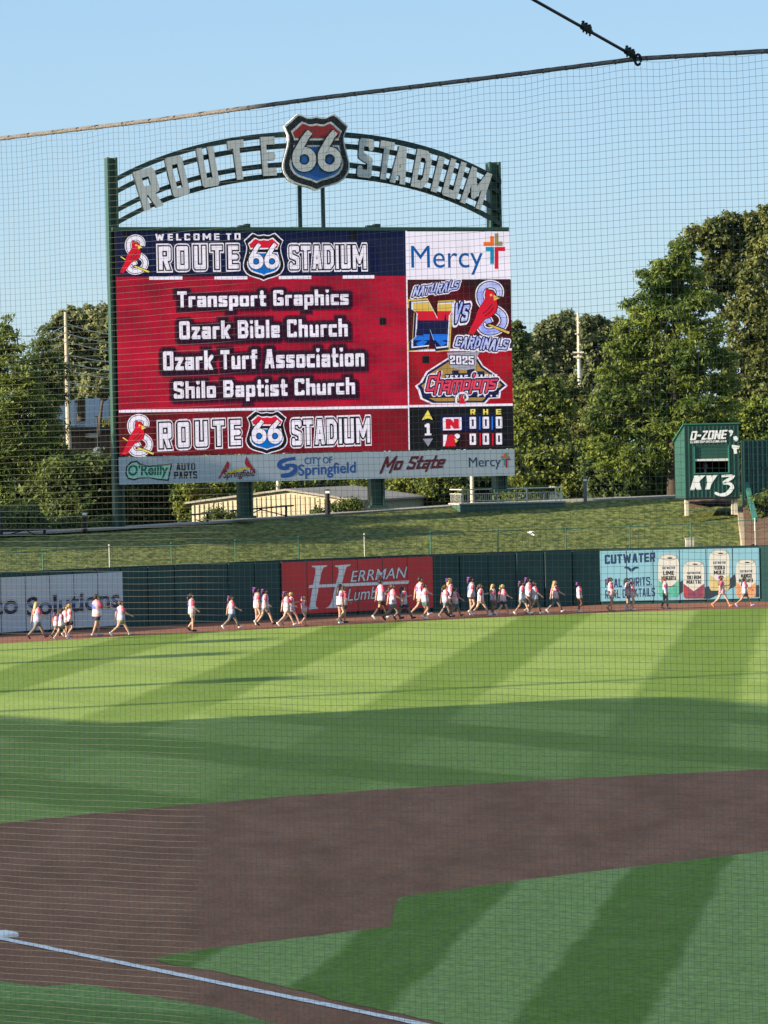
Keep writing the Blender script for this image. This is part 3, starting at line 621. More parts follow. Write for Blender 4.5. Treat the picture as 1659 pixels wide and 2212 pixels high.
def shield(plane, box, parent, M, lift, dep=0.0, tops=(.135, .315, .405), six='6'):
    x0, y0, x1, y1 = box; hh = y1 - y0; xc = (x0 + x1) / 2; w = x1 - x0
    mb = MB(); p = [plane.px(x, y, lift) for x, y in shield_px(box, 1.0)]; mb.poly(p, dep, plane.n, 0)
    for i, (k, mi) in enumerate(((0.955, 1), (0.80, 0))): shape(mb, plane, shield_px(box, k), lift + 0.012 * (i + 1), mi)
    sh = obj('shield', mb, [M['white'], M['black']], parent, fix=bool(dep))
    inner = shield_px(box, 0.745); l3 = lift + 0.036
    mb = MB(); shape(mb, plane, clip(inner, y0 + hh * tops[1], True), l3); obj('shield_top', mb, M['red'], sh, fix=False)
    mb = MB(); shape(mb, plane, clip(clip(shield_px(box, .80), y0 + hh * (tops[1] + .03), False), y0 + hh * tops[2], True), l3); obj('shield_bar', mb, M['black'], sh, fix=False)
    mb = MB(); shape(mb, plane, clip(inner, y0 + hh * (tops[2] + .02), False), l3); obj('shield_field', mb, M['blue'], sh, fix=False)
    for sx in (0, 1):
        bx = (xc - .365 * w + sx * .375 * w, y0 + hh * .225, xc - .01 * w + sx * .375 * w, y0 + hh * .755)
        mb = MB(); lf = l3 + 0.013 + (0.05 if dep else 0) + sx * 0.026
        for mi, g in ((0, 1.1), (1, 1.0)):
            cx, cy = (bx[0] + bx[2]) / 2, (bx[1] + bx[3]) / 2; W2, H2 = (bx[2] - bx[0]), (bx[3] - bx[1])
            ro = W2 * 0.5 * (1.08 if mi == 0 else 1.0); cyr = bx[3] - W2 * 0.52
            tw = W2 * 0.31 * (1.45 if mi == 0 else 1.0); lf2 = lf + 0.012 * mi
            # bowl as a ring
            n = 28; vs = []; ri = W2 * (0.215 if mi else 0.16)
            for j in range(n):
                a = 2 * math.pi * j / n; vs += [plane.px(cx + ro * math.cos(a), cyr + ro * 1.04 * math.sin(a), lf2), plane.px(cx + ri * math.cos(a), cyr + ri * 1.04 * math.sin(a), lf2)]
            mb.add(vs, [(2 * j, 2 * j + 1, (2 * j + 3) % (2 * n), (2 * j + 2) % (2 * n)) for j in range(n)], mi)
            stroke(mb, plane, [(cx - W2 * .345, cyr + W2 * .02), (cx - W2 * .33, cyr - W2 * .22), (cx - W2 * .18, cyr - W2 * .52), (cx + W2 * .06, bx[1] + H2 * .15), (cx + W2 * .24, bx[1] + H2 * .02)], [tw, tw, tw * .95, tw * .85, tw * .75], lf2 + 0.003, mi)
        obj('numeral', mb, [M['black'], M['six']], sh, fix=False)
    return sh
shield(BD, (608, 247, 753, 413), SB, dict(white=M_LETTER, black=M_BLACK, red=M_RED, blue=M_BLUE, six=M_LETTER), 0.22, dep=0.3)

# ---- LED picture
E_W = led('led_white', (247, 240, 255)); E_NAVY = led('led_navy', (10, 18, 58)); E_RED = led('led_red', (138, 0, 38), (212, 6, 54), 0.30, stretch=(1, 1, 2.2))
E_BLK = led('led_black', (10, 8, 16)); E_SRED = led('led_signal_red', (222, 12, 48)); E_BLUE = led('led_blue', (0, 112, 205)); E_HALO = led('led_halo', (42, 2, 34)); E_HALO2 = led('led_halo_soft', (98, 0, 38))
E_DRED = led('led_dark_red', (150, 4, 32), (52, 0, 14), 0.16); E_YEL = led('led_yellow', (246, 226, 96)); E_GRY = led('led_grey', (150, 150, 168)); E_MB = led('led_mercy_blue', (0, 88, 160))
E_OR = led('led_orange', (250, 120, 30)); E_OLV = led('led_olive', (158, 150, 105)); E_TEAL = led('led_teal', (0, 150, 190)); E_LAV = led('led_lavender', (150, 165, 255), (235, 238, 255), 1.2)
E_GOLD = led('led_gold', (226, 190, 90)); E_TAN = led('led_tan', (176, 140, 72)); E_INK = led('led_ink', (18, 20, 70)); E_PINK = led('led_pink', (236, 70, 96)); E_SKY = led('led_sky', (30, 120, 235)); E_MAR = led('led_maroon', (60, 4, 22))
def quadpx(plane, x0, y0a, y0b, x1, y1a, y1b, lift):
    mb = MB(); shape(mb, plane, [(x0[0], y0a), (x0[1], y0b), (x1[1], y1b), (x1[0], y1a)], lift); return mb
def panel(name, pts, m, parent, lift):
    mb = MB(); shape(mb, BD, pts, lift); return obj(name, mb, m, parent, fix=False)
PL_ = 0.004
scr = panel('screen', [(251, 598), (877, 596), (883, 973), (258, 985)], E_RED, SB, PL_)
scr['label'] = 'glowing red screen area listing four names in white'
hd = panel('title_strip', [(250, 500), (875.5, 498), (876.5, 596), (251, 598)], E_NAVY, SB, PL_)
ft = panel('lower_strip', [(257, 891), (882, 881.5), (883, 973), (258, 985)], E_DRED, scr, PL_ + .006)
panel('divider', [(256.5, 885.5), (882, 876), (882, 882), (257, 891.5)], E_W, scr, PL_ + .012)
panel('divider', [(875.5, 498), (878.5, 498), (885, 973), (882.5, 973)], E_W, SB, PL_ + .012)
for x0, y0, x1 in ((322, 598, 393.5), (463, 597.5, 534), (602, 596.5, 672), (740, 595.5, 808)):
    panel('dash', [(x0, y0 - .3), (x1, y0 - 1), (x1, y0 + 6), (x0, y0 + 6.5)], E_W, hd, PL_ + .03)
for p in ([(820, 686), (834, 686), (834, 702), (820, 702)], ): panel('dead_module', p, E_BLK, scr, PL_ + .02)
for p in ([(267, 501.5), (279, 501.5), (279, 514), (267, 514)], [(755.7, 500), (770.8, 500), (770.8, 516), (755.7, 516)]): panel('dead_module', p, E_BLK, hd, PL_ + .02)
block('lettering', 'WELCOME TO', BD, (335.5, 505.5, 519, 519.5), [E_W], hd, .03, t=.20, gap=.34, rise=1.5)
def outlined(body, px, parent, rise, space=1.0):
    x0, y0, x1, y1 = px
    block('lettering', body, BD, (x0 + 6, y0 + 6, x1 - 6, y1 - 6), [E_W, E_BLK, E_W], parent, .03, grow=(.115, .070, 0.0), t=.19, gap=space, rise=rise, res=48)
outlined('ROUTE', (337, 527, 520, 588), hd, 2.0, .31); outlined('STADIUM', (619, 525.5, 796, 587), hd, 1.0, .13)
outlined('ROUTE', (338, 907, 525, 972), ft, 4.0, .31); outlined('STADIUM', (624, 901, 804, 966), ft, 3.0, .13)
LEDM = dict(white=E_W, black=E_BLK, red=E_SRED, blue=E_BLUE, six=E_W)
shield(BD, (524, 503, 614, 607), hd, LEDM, .035); shield(BD, (530, 887, 621, 982), ft, LEDM, .035)
for body, px, r in (('Transport Graphics', (383, 629, 752, 671), 3), ('Ozark Bible Church', (387, 693, 750, 731), 3), ('Ozark Turf Association', (352, 757, 786, 797.5), 4), ('Shilo Baptist Church', (375, 822, 766, 867), 4)):
    block('lettering', body, BD, px, [E_HALO2, E_HALO, E_HALO, E_W], scr, .02, grow=(.30, .21, .13, 0.0), t=.205, gap=.10, res=48, rise=r, shift=((.02, -.05), (.02, -.04), (0, 0), (0, 0)))
def bird_emblem(name, plane, box, parent, lift, M, flip=1, bat=True, knob=True):
    """a red bird perched on a bat in front of a curled white letter S"""
    x0, y0, x1, y1 = box; w = x1 - x0; h = y1 - y0; P = lambda a, b: (x0 + a * w, y0 + b * h); Q = lambda l: [P(a, b) for a, b in l]
    S = Q([(.72, .27), (.73, .17), (.66, .09), (.50, .06), (.34, .12), (.28, .25), (.33, .40), (.48, .49), (.66, .53), (.80, .62), (.84, .75), (.74, .88), (.55, .94), (.38, .92), (.29, .82), (.33, .72), (.44, .70), (.50, .78)])
    mb = MB(); k = w
    stroke(mb, plane, S, k * .22, lift, 0); stroke(mb, plane, S, k * .165, lift + .009, 1); stroke(mb, plane, S, k * .125, lift + .018, 2)
    o = obj(name, mb, [M['white'], M['black'], M['s']], parent, fix=False)
    if bat:
        mb = MB(); shape(mb, plane, Q([(.42, .80), (.50, .77), (1.0, .93), (.97, 1.0), (.92, 1.0)]), lift + .030, 0); shape(mb, plane, Q([(.45, .815), (.51, .795), (.97, .94), (.945, .98)]), lift + .039, 1)
        if knob: shape(mb, plane, Q([(.0, .55), (.05, .52), (.30, .66), (.27, .71)]), lift + .030, 0); shape(mb, plane, Q([(.02, .565), (.05, .545), (.28, .675), (.265, .695)]), lift + .039, 1)
        obj('bat', mb, [M['black'], M['yellow']], o, fix=False)
    B = [(.40, .13), (.50, .17), (.58, .18), (.63, .25), (.66, .33), (.68, .45), (.64, .58), (.52, .66), (.40, .70), (.28, .82), (.12, .99), (.0, .97), (.06, .86), (.16, .70), (.22, .55), (.30, .44), (.38, .34), (.40, .24)]
    mb = MB(); c = (.38, .52); shape(mb, plane, Q([(c[0] + (a - c[0]) * 1.07 + .004, c[1] + (b - c[1]) * 1.04) for a, b in B]), lift + .048, 0); shape(mb, plane, Q(B), lift + .057, 1)
    stroke(mb, plane, Q([(.56, .42), (.46, .52), (.34, .60)]), k * .018, lift + .066, 0); stroke(mb, plane, Q([(.60, .48), (.50, .58), (.38, .65)]), k * .018, lift + .066, 0)
    obj('bird', mb, [M['black'], M['red']], o, fix=False)
    mb = MB(); shape(mb, plane, Q([(.58, .25), (.74, .31), (.60, .36)]), lift + .066); shape(mb, plane, Q([(.50, .24), (.55, .23), (.56, .27), (.51, .28)]), lift + .070); obj('beak', mb, [M['yellow']], o, fix=False)
    return o
EM = dict(white=E_W, black=E_BLK, s=E_W, red=E_SRED, yellow=E_YEL)
bird_emblem('bird_emblem', BD, (258, 509, 324, 591), hd, .03, EM); bird_emblem('bird_emblem', BD, (262, 897, 334, 984), ft, .03, EM)

# right hand column of screens
me = panel('sponsor_screen', [(878.5, 500), (1100, 500), (1103, 603), (880, 604)], E_W, SB, PL_); me['label'] = 'white screen with blue lettering and a four coloured cross'
text('lettering', 'Mercy', BD, (888, 531, 1043, 594), [E_MB], me, .025)
def cross(plane, box, parent, lift, cols):
    x0, y0, x1, y1 = box; w = x1 - x0; h = y1 - y0; g = .012; m = .50; q = .37; a = .18
    P = lambda u, v: (x0 + u * w, y0 + v * h)
    for col, pts in ((cols[0], [(m - g - a, .08), (m - g, .08), (m - g, q - g), (0, q - g), (0, q - .13), (m - g - a, q - .13)]), (cols[1], [(m + g, 0), (m + g + a, 0), (m + g + a, q - .14), (.88, q - .14), (.88, q - g), (m + g, q - g)]),
                     (cols[2], [(.10, q + g), (m - g, q + g), (m - g, .86), (m - g - a, .86), (m - g - a, q + .13), (.10, q + .13)]), (cols[3], [(m + g, q + g), (1, q + g), (1, q + .13), (m + g + a, q + .13), (m + g + a, 1), (m + g, 1)])):
        mb = MB(); shape(mb, plane, [P(u, v) for u, v in pts], lift); obj('cross_arm', mb, col, parent, fix=False)
cross(BD, (1044, 504, 1091, 581), me, .025, (E_OR, E_OLV, E_TEAL, E_SRED))
vs_ = panel('matchup_screen', [(880, 605.5), (1103.5, 604), (1105.5, 753), (882, 757)], led('led_matchup', (18, 12, 18), (96, 4, 20), .35), SB, PL_); vs_['label'] = 'screen with two team emblems either side of the letters VS'
panel('divider', [(882, 754.5), (1105.5, 752), (1105.5, 757), (882, 759.5)], E_W, SB, PL_ + .006)
def brush(body, px, parent, rise):
    block('lettering', body, BD, px, [E_W, E_INK, E_LAV], parent, .05, grow=(.26, .13, 0.0), t=.20, gap=.13, shear=.32, rise=rise, soft=True)
brush('NATURALS', (889, 618, 994, 642), vs_, 15); brush('VS', (976, 655, 1016, 699), vs_, 5); brush('CARDINALS', (980, 722, 1100, 751), vs_, -10)
# block N filled with a landscape
NN = [(888, 652), (925, 650), (945, 688), (945, 655), (978, 653), (978, 672), (972, 680), (968, 750), (942, 753), (928, 712), (926, 748), (888, 752), (888, 735), (896, 728), (899, 676), (888, 668)]
nb = MB(); nc = (932, 701)
for mi, k, dx, dy in ((0, 1.13, -1, 1), (1, 1.07, -2, 2), (2, 1.0, 0, 0)): shape(nb, BD, [(nc[0] + (x - nc[0]) * k + dx, nc[1] + (y - nc[1]) * k + dy) for x, y in NN], .03 + .01 * mi, mi)
nb_o = obj('block_letter', nb, [E_GOLD, E_INK, led('led_pale', (232, 236, 255))], vs_, fix=False)
nb = MB(); N2 = [(nc[0] + (x - nc[0]) * .92, nc[1] + (y - nc[1]) * .94) for x, y in NN]
for mi, (ya, yb) in enumerate(((600, 672), (672, 692), (692, 722), (722, 735), (735, 790))):
    c = clip(clip(N2, ya, False), yb, True)
    if len(c) > 2: shape(nb, BD, c, .062, mi)
for i_, p in enumerate(([(897, 725), (899, 712), (903, 702), (905, 688), (908, 703), (913, 714), (914, 725)], [(912, 722), (915, 700), (918, 716), (921, 722)], [(955, 722), (957, 700), (961, 676), (965, 700), (967, 722)], [(948, 722), (951, 704), (955, 722)])): shape(nb, BD, p, .074 + .002 * i_, 2)
shape(nb, BD, [(940, 735), (950, 727), (960, 730), (954, 736), (966, 741), (952, 748), (946, 742)], .084, 3); shape(nb, BD, [(898, 741), (912, 735), (922, 738), (914, 746), (900, 747)], .086, 3)
obj('letter_landscape', nb, [E_GOLD, E_SRED, E_INK, E_SKY, E_INK], nb_o, fix=False)
bird_emblem('bird_emblem', BD, (1010, 608, 1103, 724), vs_, .03, dict(white=E_W, black=E_BLK, s=E_LAV, red=E_SRED, yellow=E_GOLD), knob=False)
ch = panel('award_screen', [(882, 759.5), (1105.5, 757), (1107.5, 873), (884, 877)], led('led_award', (196, 6, 36), (96, 2, 16), .22), SB, PL_); ch['label'] = 'red screen with a diamond shaped badge under a pennant'
panel('divider', [(884, 875), (1107.5, 871.5), (1107.5, 876.5), (884, 880)], E_W, SB, PL_ + .006)
panel('dead_module', [(912, 769), (927, 769), (927, 785), (912, 785)], E_BLK, ch, PL_ + .012)
mb = MB()
DI = [(897, 835), (916, 803), (968, 765), (1022, 763), (1046, 792), (1072, 812), (1097, 833), (1080, 862), (1046, 874), (940, 874), (914, 862)]
DI = [(896, 834), (907, 826), (920, 803), (975, 768), (1030, 768), (1044, 790), (1070, 808), (1097, 833), (1082, 845), (1080, 860), (1058, 861), (1048, 872), (932, 873), (908, 862), (902, 842)]
for mi, k in ((0, 1.0), (1, .95), (2, .87)): shape(mb, BD, [(998 + (x - 998) * k, 826 + (y - 826) * k) for x, y in DI], .02 + .01 * mi, mi)
bd = obj('badge', mb, [E_W, E_INK, E_TAN], ch, fix=False)
mb = MB(); shape(mb, BD, [(960, 830), (960, 808), (976, 808), (976, 800), (990, 800), (990, 806), (1008, 806), (1008, 786), (1024, 786), (1024, 802), (1046, 802), (1046, 812), (1070, 816), (1070, 848), (960, 850)], .052); shape(mb, BD, [(912, 842), (1076, 838), (1072, 858), (920, 860)], .054); obj('skyline', mb, E_INK, bd, fix=False)
mb = MB(); shape(mb, BD, [(965, 762), (1036, 759), (1030, 770), (1026, 796), (1002, 800), (972, 794)], .06); obj('pennant', mb, led('led_silver', (170, 170, 184)), bd, fix=False)
block('lettering', '2025', BD, (971, 768, 1022, 786), [E_INK, E_W], bd, .075, grow=(.10, 0.0), t=.2, rise=-2)
block('lettering', 'TEXAS LEAGUE', BD, (962, 810.5, 1073, 820), [E_W], bd, .075, t=.22, gap=.24, rise=1, res=24)
block('lettering', 'Champions', BD, (914, 804, 1079, 862), [E_W, E_INK, E_PINK], bd, .09, grow=(.16, .09, 0.0), t=.15, gap=.05, shear=.28, rise=3, soft=True, res=48)
mb = MB()
for x in (967, 982, 1032, 1046, 1060, 1073):
    shape(mb, BD, [(x + 3.2 * (1 if i % 2 == 0 else .42) * math.sin(math.pi * i / 5), 855 - 3.2 * (1 if i % 2 == 0 else .42) * math.cos(math.pi * i / 5)) for i in range(10)], .075)
obj('star', mb, E_W, bd, fix=False)
mb = MB(); stroke(mb, BD, [(984, 872), (984, 858), (993, 849), (1004, 851), (1008, 861), (1001, 866)], 7, .13, 0); stroke(mb, BD, [(984, 872), (984, 858), (993, 849), (1004, 851), (1008, 861), (1001, 866)], 4.5, .14, 1); shape(mb, BD, [(990, 872), (993, 858), (1000, 861), (1004, 872)], .15, 2); obj('curl', mb, [E_INK, E_W, E_SRED], bd, fix=False)
# line score
ls = panel('line_score', [(885, 880), (1107.5, 876.5), (1110, 968), (886, 972)], E_BLK, SB, PL_); ls['label'] = 'black line score screen with zeros and a yellow arrow'
panel('row_band', [(950, 897), (1075, 895), (1076, 930), (951, 932)], led('led_band_blue', (8, 16, 62)), ls, PL_ + .008); panel('row_band', [(951, 934), (1078, 932), (1079, 964), (952, 966)], led('led_band_red', (48, 2, 16)), ls, PL_ + .008)
for x in (1034.5, 1061.5): panel('bar', [(x, 900), (x + 3, 900), (x + 3, 928), (x, 928)], E_SKY, ls, PL_ + .016); panel('bar', [(x + 1, 936), (x + 4, 936), (x + 4, 962), (x + 1, 962)], E_SRED, ls, PL_ + .016)
for i, (c, x) in enumerate((('R', 1021), ('H', 1048.6), ('E', 1076.5))):
    block('lettering', c, BD, (x - 5, 884, x + 5, 895), [E_YEL], ls, .03, t=.2, res=20)
    for y0, y1 in ((901, 925.5), (936.5, 960.5)): block('digit', '0', BD, (x - 6.5 + i * .5, y0 - i * .4, x + 6.5 + i * .5, y1 - i * .4), [E_W], ls, .03, t=.21, res=30)
panel('arrow', [(924, 885.5), (934.5, 907), (924, 903.5), (911, 907.5)], E_YEL, ls, PL_ + .012); panel('arrow', [(913, 948), (935, 947), (924.5, 964.5)], E_GRY, ls, PL_ + .012)
panel('inning_box', [(910, 913), (937, 912), (938, 943), (911, 944)], led('led_box', (34, 36, 44)), ls, PL_ + .012); panel('inning_box', [(912, 915), (935, 914), (936, 941), (913, 942)], E_BLK, ls, PL_ + .02)
block('digit', '1', BD, (917.5, 915, 930.5, 940.5), [E_W], ls, .04, t=.2, res=30)
panel('team_mark', [(958, 901.5), (995, 900.5), (995.5, 929), (958.5, 930.5)], E_INK, ls, PL_ + .016)
block('lettering', 'N', BD, (963, 905, 990, 926), [E_W, E_SRED], ls, .03, grow=(.12, 0), t=.24, res=30)
mb = MB(); shape(mb, BD, [(957, 938), (996, 937), (995, 964), (957, 965)], .02, 2); shape(mb, BD, [(957, 938.5), (966, 938.3), (964, 950), (960, 964), (957, 964)], .03, 1); shape(mb, BD, [(964, 950), (968, 940), (976, 938), (984, 943), (986, 952), (982, 957), (985, 964), (961, 964.5)], .035, 0); shape(mb, BD, disc(987, 942, 6, 5.5), .03, 1); shape(mb, BD, [(981, 947), (989, 951), (984, 957)], .045, 3); obj('team_mark', mb, [E_SRED, E_W, E_BLK, E_YEL], ls, fix=False)

# ---- pale sponsor banner under the screen
M_BAN = mat('banner_vinyl', (0.38, 0.43, 0.50), 0.5, var=0.05, scale=0.8)
bn0, bn1 = BD.st(258, 1018)[0], BD.st(1111.5, 998)[0]; bz1 = (BD.st(258, 986.5)[1] + BD.st(1111, 969.5)[1]) / 2 - 0.012; bz0 = (BD.st(259, 1048)[1] + BD.st(1112, 1026)[1]) / 2
mb = MB(); mb.box(BD.P((bn0 + bn1) / 2, (bz0 + bz1) / 2, -.06), (bn1 - bn0) / 2, .1, (bz1 - bz0) / 2, (BD.e, BD.n, EZ))
BN = obj('banner', mb, M_BAN, SB); BN['label'] = 'pale banner of five sponsor logos below the screen'
P_GRN = mat('print_green', (0.010, 0.13, 0.08), 0.5); P_BLK = mat('print_black', (0.014, 0.014, 0.018), 0.5); P_MAR = mat('print_maroon', (0.10, 0.012, 0.02), 0.5); P_RED = mat('print_red', (0.34, 0.015, 0.025), 0.5)
P_BLU = mat('print_blue', (0.02, 0.08, 0.32), 0.5); P_NAV = mat('print_navy', (0.015, 0.035, 0.10), 0.5); P_WHT = mat('print_white', (0.70, 0.72, 0.74), 0.5); P_YEL = mat('print_yellow', (0.62, 0.48, 0.08), 0.5); P_MINT = mat('print_mint', (0.40, 0.66, 0.56), 0.5)
STEP = .003; L0 = .0435
mb = MB(); shape(mb, BD, [(270, 1024), (272, 1007), (282, 997), (296, 995), (302, 1001), (322, 1006), (372, 1001), (364, 1039), (340, 1037), (322, 1033), (300, 1034), (290, 1038), (276, 1035)], L0, 0); shape(mb, BD, [(273, 1022), (275, 1009), (284, 1000), (295, 998.5), (300, 1004), (322, 1009), (368, 1004.5), (361.5, 1035.5), (340, 1034), (322, 1030), (300, 1030.5), (290, 1034.5), (278, 1032)], L0 + .003, 1)
lg = obj('logo', mb, [P_BLK, P_MINT], BN, fix=False); text('lettering', "O'Reilly", BD, (276, 1002, 363, 1034), [P_GRN], lg, L0 + .006, bold=.03, shear=.08)
for t_, y0, y1 in (('AUTO', 1000.5, 1015.5), ('PARTS', 1018.5, 1033.5)): block('lettering', t_, BD, (376 + (5 if t_ == 'AUTO' else 0), y0, 425 - (4 if t_ == 'AUTO' else 0), y1), [P_BLK], BN, L0, t=.2, res=30)
mb = MB(); shape(mb, BD, [(485, 1024), (490, 1018), (540, 1007), (542, 1011), (492, 1026)], L0, 0); shape(mb, BD, [(491, 995), (495, 1002), (494, 1012), (486, 1018), (480, 1026), (473, 1035), (471, 1033), (478, 1020), (484, 1008)], L0 + .003, 1); shape(mb, BD, [(529, 993), (532, 986), (536, 994), (541, 1003), (546, 1010), (552, 1021), (548, 1022), (540, 1012), (531, 1007), (528, 1000)], L0 + .003, 1)
lg = obj('logo', mb, [P_YEL, P_RED], BN, fix=False); text('lettering', 'Springfield', BD, (482, 1016, 551, 1037), [P_MAR], lg, L0 + .006, bold=.02, shear=.2, rise=3)
mb = MB(); stroke(mb, BD, [(637, 990), (618, 993), (606, 998), (603, 1006), (610, 1011), (624, 1010)], [7, 9, 10, 9, 7], L0); stroke(mb, BD, [(616, 1006), (630, 1005), (638, 1010), (634, 1020), (622, 1026), (606, 1028)], [7, 9, 10, 9, 7], L0 + .006)
lg = obj('logo', mb, P_BLU, BN, fix=False); text('lettering', 'CITY OF', BD, (657, 987.5, 717, 1002.5), [P_BLU], lg, L0, bold=.008, rise=1); text('lettering', 'Springfield', BD, (644, 1002, 768, 1034), [P_BLU], lg, L0, bold=.016, rise=4)
block('logo', 'Mo State', BD, (818, 985, 968, 1022), [P_MAR], BN, L0, t=.19, gap=.04, shear=.42, rise=3, soft=True)
lg = text('logo', 'Mercy', BD, (1012, 987.5, 1081, 1015), [P_NAV], BN, L0, rise=1)
cross(BD, (1081, 977.5, 1101.5, 1010.5), lg, L0, (mat('print_orange', (.5, .13, .03)), mat('print_olive', (.22, .2, .1)), mat('print_teal', (.05, .24, .32)), P_RED))

# ------------------------------------------------------------------ printed banners on the wall
M_GREYV = mat('grey_vinyl', (0.45, 0.49, 0.55), 0.5, var=0.06, scale=1.2); M_REDV = mat('red_vinyl', (0.54, 0.042, 0.046), 0.45, var=0.08, scale=1.0); M_AQUA = mat('aqua_vinyl', (0.18, 0.37, 0.47), 0.5, var=0.04, scale=1.0)
M_SEAM = mat('seam', (0.03, 0.035, 0.04), 0.7)
def wall_banner(seg, label, x0, x1, t0, t1, m, nseam):
    pl = SEG[seg]; s0 = pl.st(x0, 1280)[0]; s1 = pl.st(x1, 1250)[0]; c = pl.P((s0 + s1) / 2, (t0 + t1) / 2, .10)
    r = thing('wall_banner', label, 'banner', pl.P((s0 + s1) / 2, t0, .1)); mb = MB(); mb.box(c, (s1 - s0) / 2, .012, (t1 - t0) / 2, (pl.e, pl.n, EZ)); obj('sheet', mb, m, r)
    n = max(1, round(pl.L / 1.245)); w = pl.L / n
    for k in range(-3, n):
        sk = k * w
        if s0 + .2 < sk < s1 - .2: mb = MB(); mb.box(pl.P(sk, (t0 + t1) / 2, .116), .012, .004, (t1 - t0) / 2 - .01, (pl.e, pl.n, EZ)); obj('seam', mb, M_SEAM, r)
    return r, pl
def zat(seg, x, y): return SEG[seg].st(x, y)[1]
LB = .1155
wb, pl = wall_banner(1, 'pale grey wall banner with dark lettering ending in the word Solutions', -70, 261, zat(1, 0, 1366), zat(1, 261, 1235), M_GREYV, 0)
mc = mat('chrome_print', (0.02, 0.025, 0.06), 0.4); nt = mc.node_tree; g = nt.nodes.new('ShaderNodeNewGeometry'); sx = nt.nodes.new('ShaderNodeSeparateXYZ'); cr = nt.nodes.new('ShaderNodeValToRGB')
mr = nt.nodes.new('ShaderNodeMapRange'); mr.inputs[1].default_value = zat(1, 150, 1322); mr.inputs[2].default_value = zat(1, 150, 1284)
nt.links.new(g.outputs['Position'], sx.inputs[0]); nt.links.new(sx.outputs[2], mr.inputs[0]); nt.links.new(mr.outputs[0], cr.inputs[0]); nt.links.new(cr.outputs[0], nt.nodes['Principled BSDF'].inputs['Base Color'])
cr.color_ramp.elements[0].color = (.012, .014, .045, 1); cr.color_ramp.elements[1].color = (.012, .014, .045, 1); cr.color_ramp.elements[1].position = .72
e = cr.color_ramp.elements.new(.55); e.color = (.22, .26, .42, 1); e = cr.color_ramp.elements.new(.42); e.color = (.03, .04, .11, 1)
for body, px, r in (('Solutions', (52, 1283, 254, 1325), 9.5), ('co', (-24, 1296.5, 34, 1327), 1.5)):
    text('lettering', body, pl, (px[0] + 2, px[1] + 2, px[2] + 2, px[3] + 2), [P_BLK, P_WHT, mc], wb, LB, offs=(.035, .022, .0), bold=.030, rise=r)
wb, pl = wall_banner(3, 'red wall banner with a big white letter H', 607, 932, zat(3, 607, 1328), zat(3, 932, 1202), M_REDV, 0)
Q3 = lambda l: [(530.9 + .168 * a, 1168 + .168 * b) for a, b in l]
mb = MB()
for i, p in enumerate(([(832, 322), (1030, 315), (1028, 330), (985, 342), (958, 400), (882, 815), (888, 845), (915, 862), (913, 874), (808, 880), (800, 872), (812, 780), (880, 400), (872, 345), (836, 336)], [(1130, 318), (1330, 304), (1328, 320), (1280, 335), (1258, 400), (1155, 800), (1160, 840), (1180, 860), (1015, 870), (1016, 860), (1050, 845), (1080, 800), (1180, 400), (1172, 345), (1132, 332)])): shape(mb, pl, Q3(p), LB + .004 * i)
shape(mb, pl, Q3([(788, 608), (802, 570), (2085, 510), (2070, 552)]), LB + .009)
obj('lettering', mb, P_WHT, wb, fix=False)
for i, (body, px, r) in enumerate((('ERRMAN', (754, 1231, 877, 1254.5), 4.5), ('Lumber', (747, 1270, 838, 1296.5), 3.5))): text('lettering', body, pl, px, [P_BLK, P_WHT], wb, LB, offs=(.03, 0), bold=.004, shear=.25, rise=r)
wb, pl = wall_banner(6, 'light blue wall banner showing four drink cans', 1297, 1640, zat(6, 1297, 1299.5), zat(6, 1640, 1183), M_AQUA, 0)
Q6 = lambda l: [(1260.9 + .24 * a, 1168 + .24 * b) for a, b in l]
block('lettering', 'CUTWATER', pl, (1306, 1197.5, 1414.5, 1217), [P_NAV], wb, LB, t=.21, gap=.09, rise=3, res=32)
block('lettering', 'REAL SPIRITS.', pl, (1307, 1250, 1407, 1268), [P_NAV], wb, LB, t=.17, gap=.12, rise=3, res=32); block('lettering', 'REAL COCKTAILS', pl, (1307, 1274, 1414, 1292), [P_NAV], wb, LB, t=.17, gap=.11, rise=3.5, res=32)
mb = MB()
for sgn in (-1, 1):
    for k in (0, 1): shape(mb, pl, Q6([(426 + sgn * 4, 282 - k * 16), (426 + sgn * (34 - 10 * k), 252 - k * 8), (426 + sgn * (72 - 10 * k), 246 - k * 8), (426 + sgn * (60 - 10 * k), 238 - k * 8 + 1), (426 + sgn * 24, 242 - k * 8), (426 + sgn * 2, 266 - k * 14)]), LB + .002 * (sgn + 1) + .006 * k)
obj('wing_mark', mb, P_NAV, wb, fix=False)
P_CAN = mat('print_can', (0.50, 0.50, 0.47), 0.5, var=0.05, scale=2); P_RIM = mat('print_rim', (0.30, 0.30, 0.29), 0.5); P_SHD = mat('print_can_shadow', (0.025, 0.04, 0.055), 0.5); P_PCH = mat('print_peach', (0.55, 0.40, 0.2), 0.5, scale=3, rgb2=(0.30, 0.34, 0.16)); P_ORG = mat('print_mango', (0.55, 0.20, 0.06), 0.5, scale=3, rgb2=(0.5, 0.32, 0.2)); P_TRD = mat('print_tiki', (0.40, 0.05, 0.04), 0.5, scale=3, rgb2=(0.03, 0.05, 0.12)); P_TGR = mat('print_lime', (0.03, 0.26, 0.20), 0.5, scale=3, rgb2=(0.12, 0.40, 0.32))
mb = MB()
for i, p in enumerate(([(852, 375), (892, 355), (892, 460), (820, 505), (745, 512), (760, 498)], [(1075, 425), (1130, 405), (1130, 520), (1075, 522)], [(1308, 345), (1356, 300), (1376, 400), (1130, 522), (1112, 522), (1112, 440)], [(1545, 402), (1572, 396), (1574, 505), (1545, 508)])): shape(mb, pl, Q6(p), LB + .002 * i)
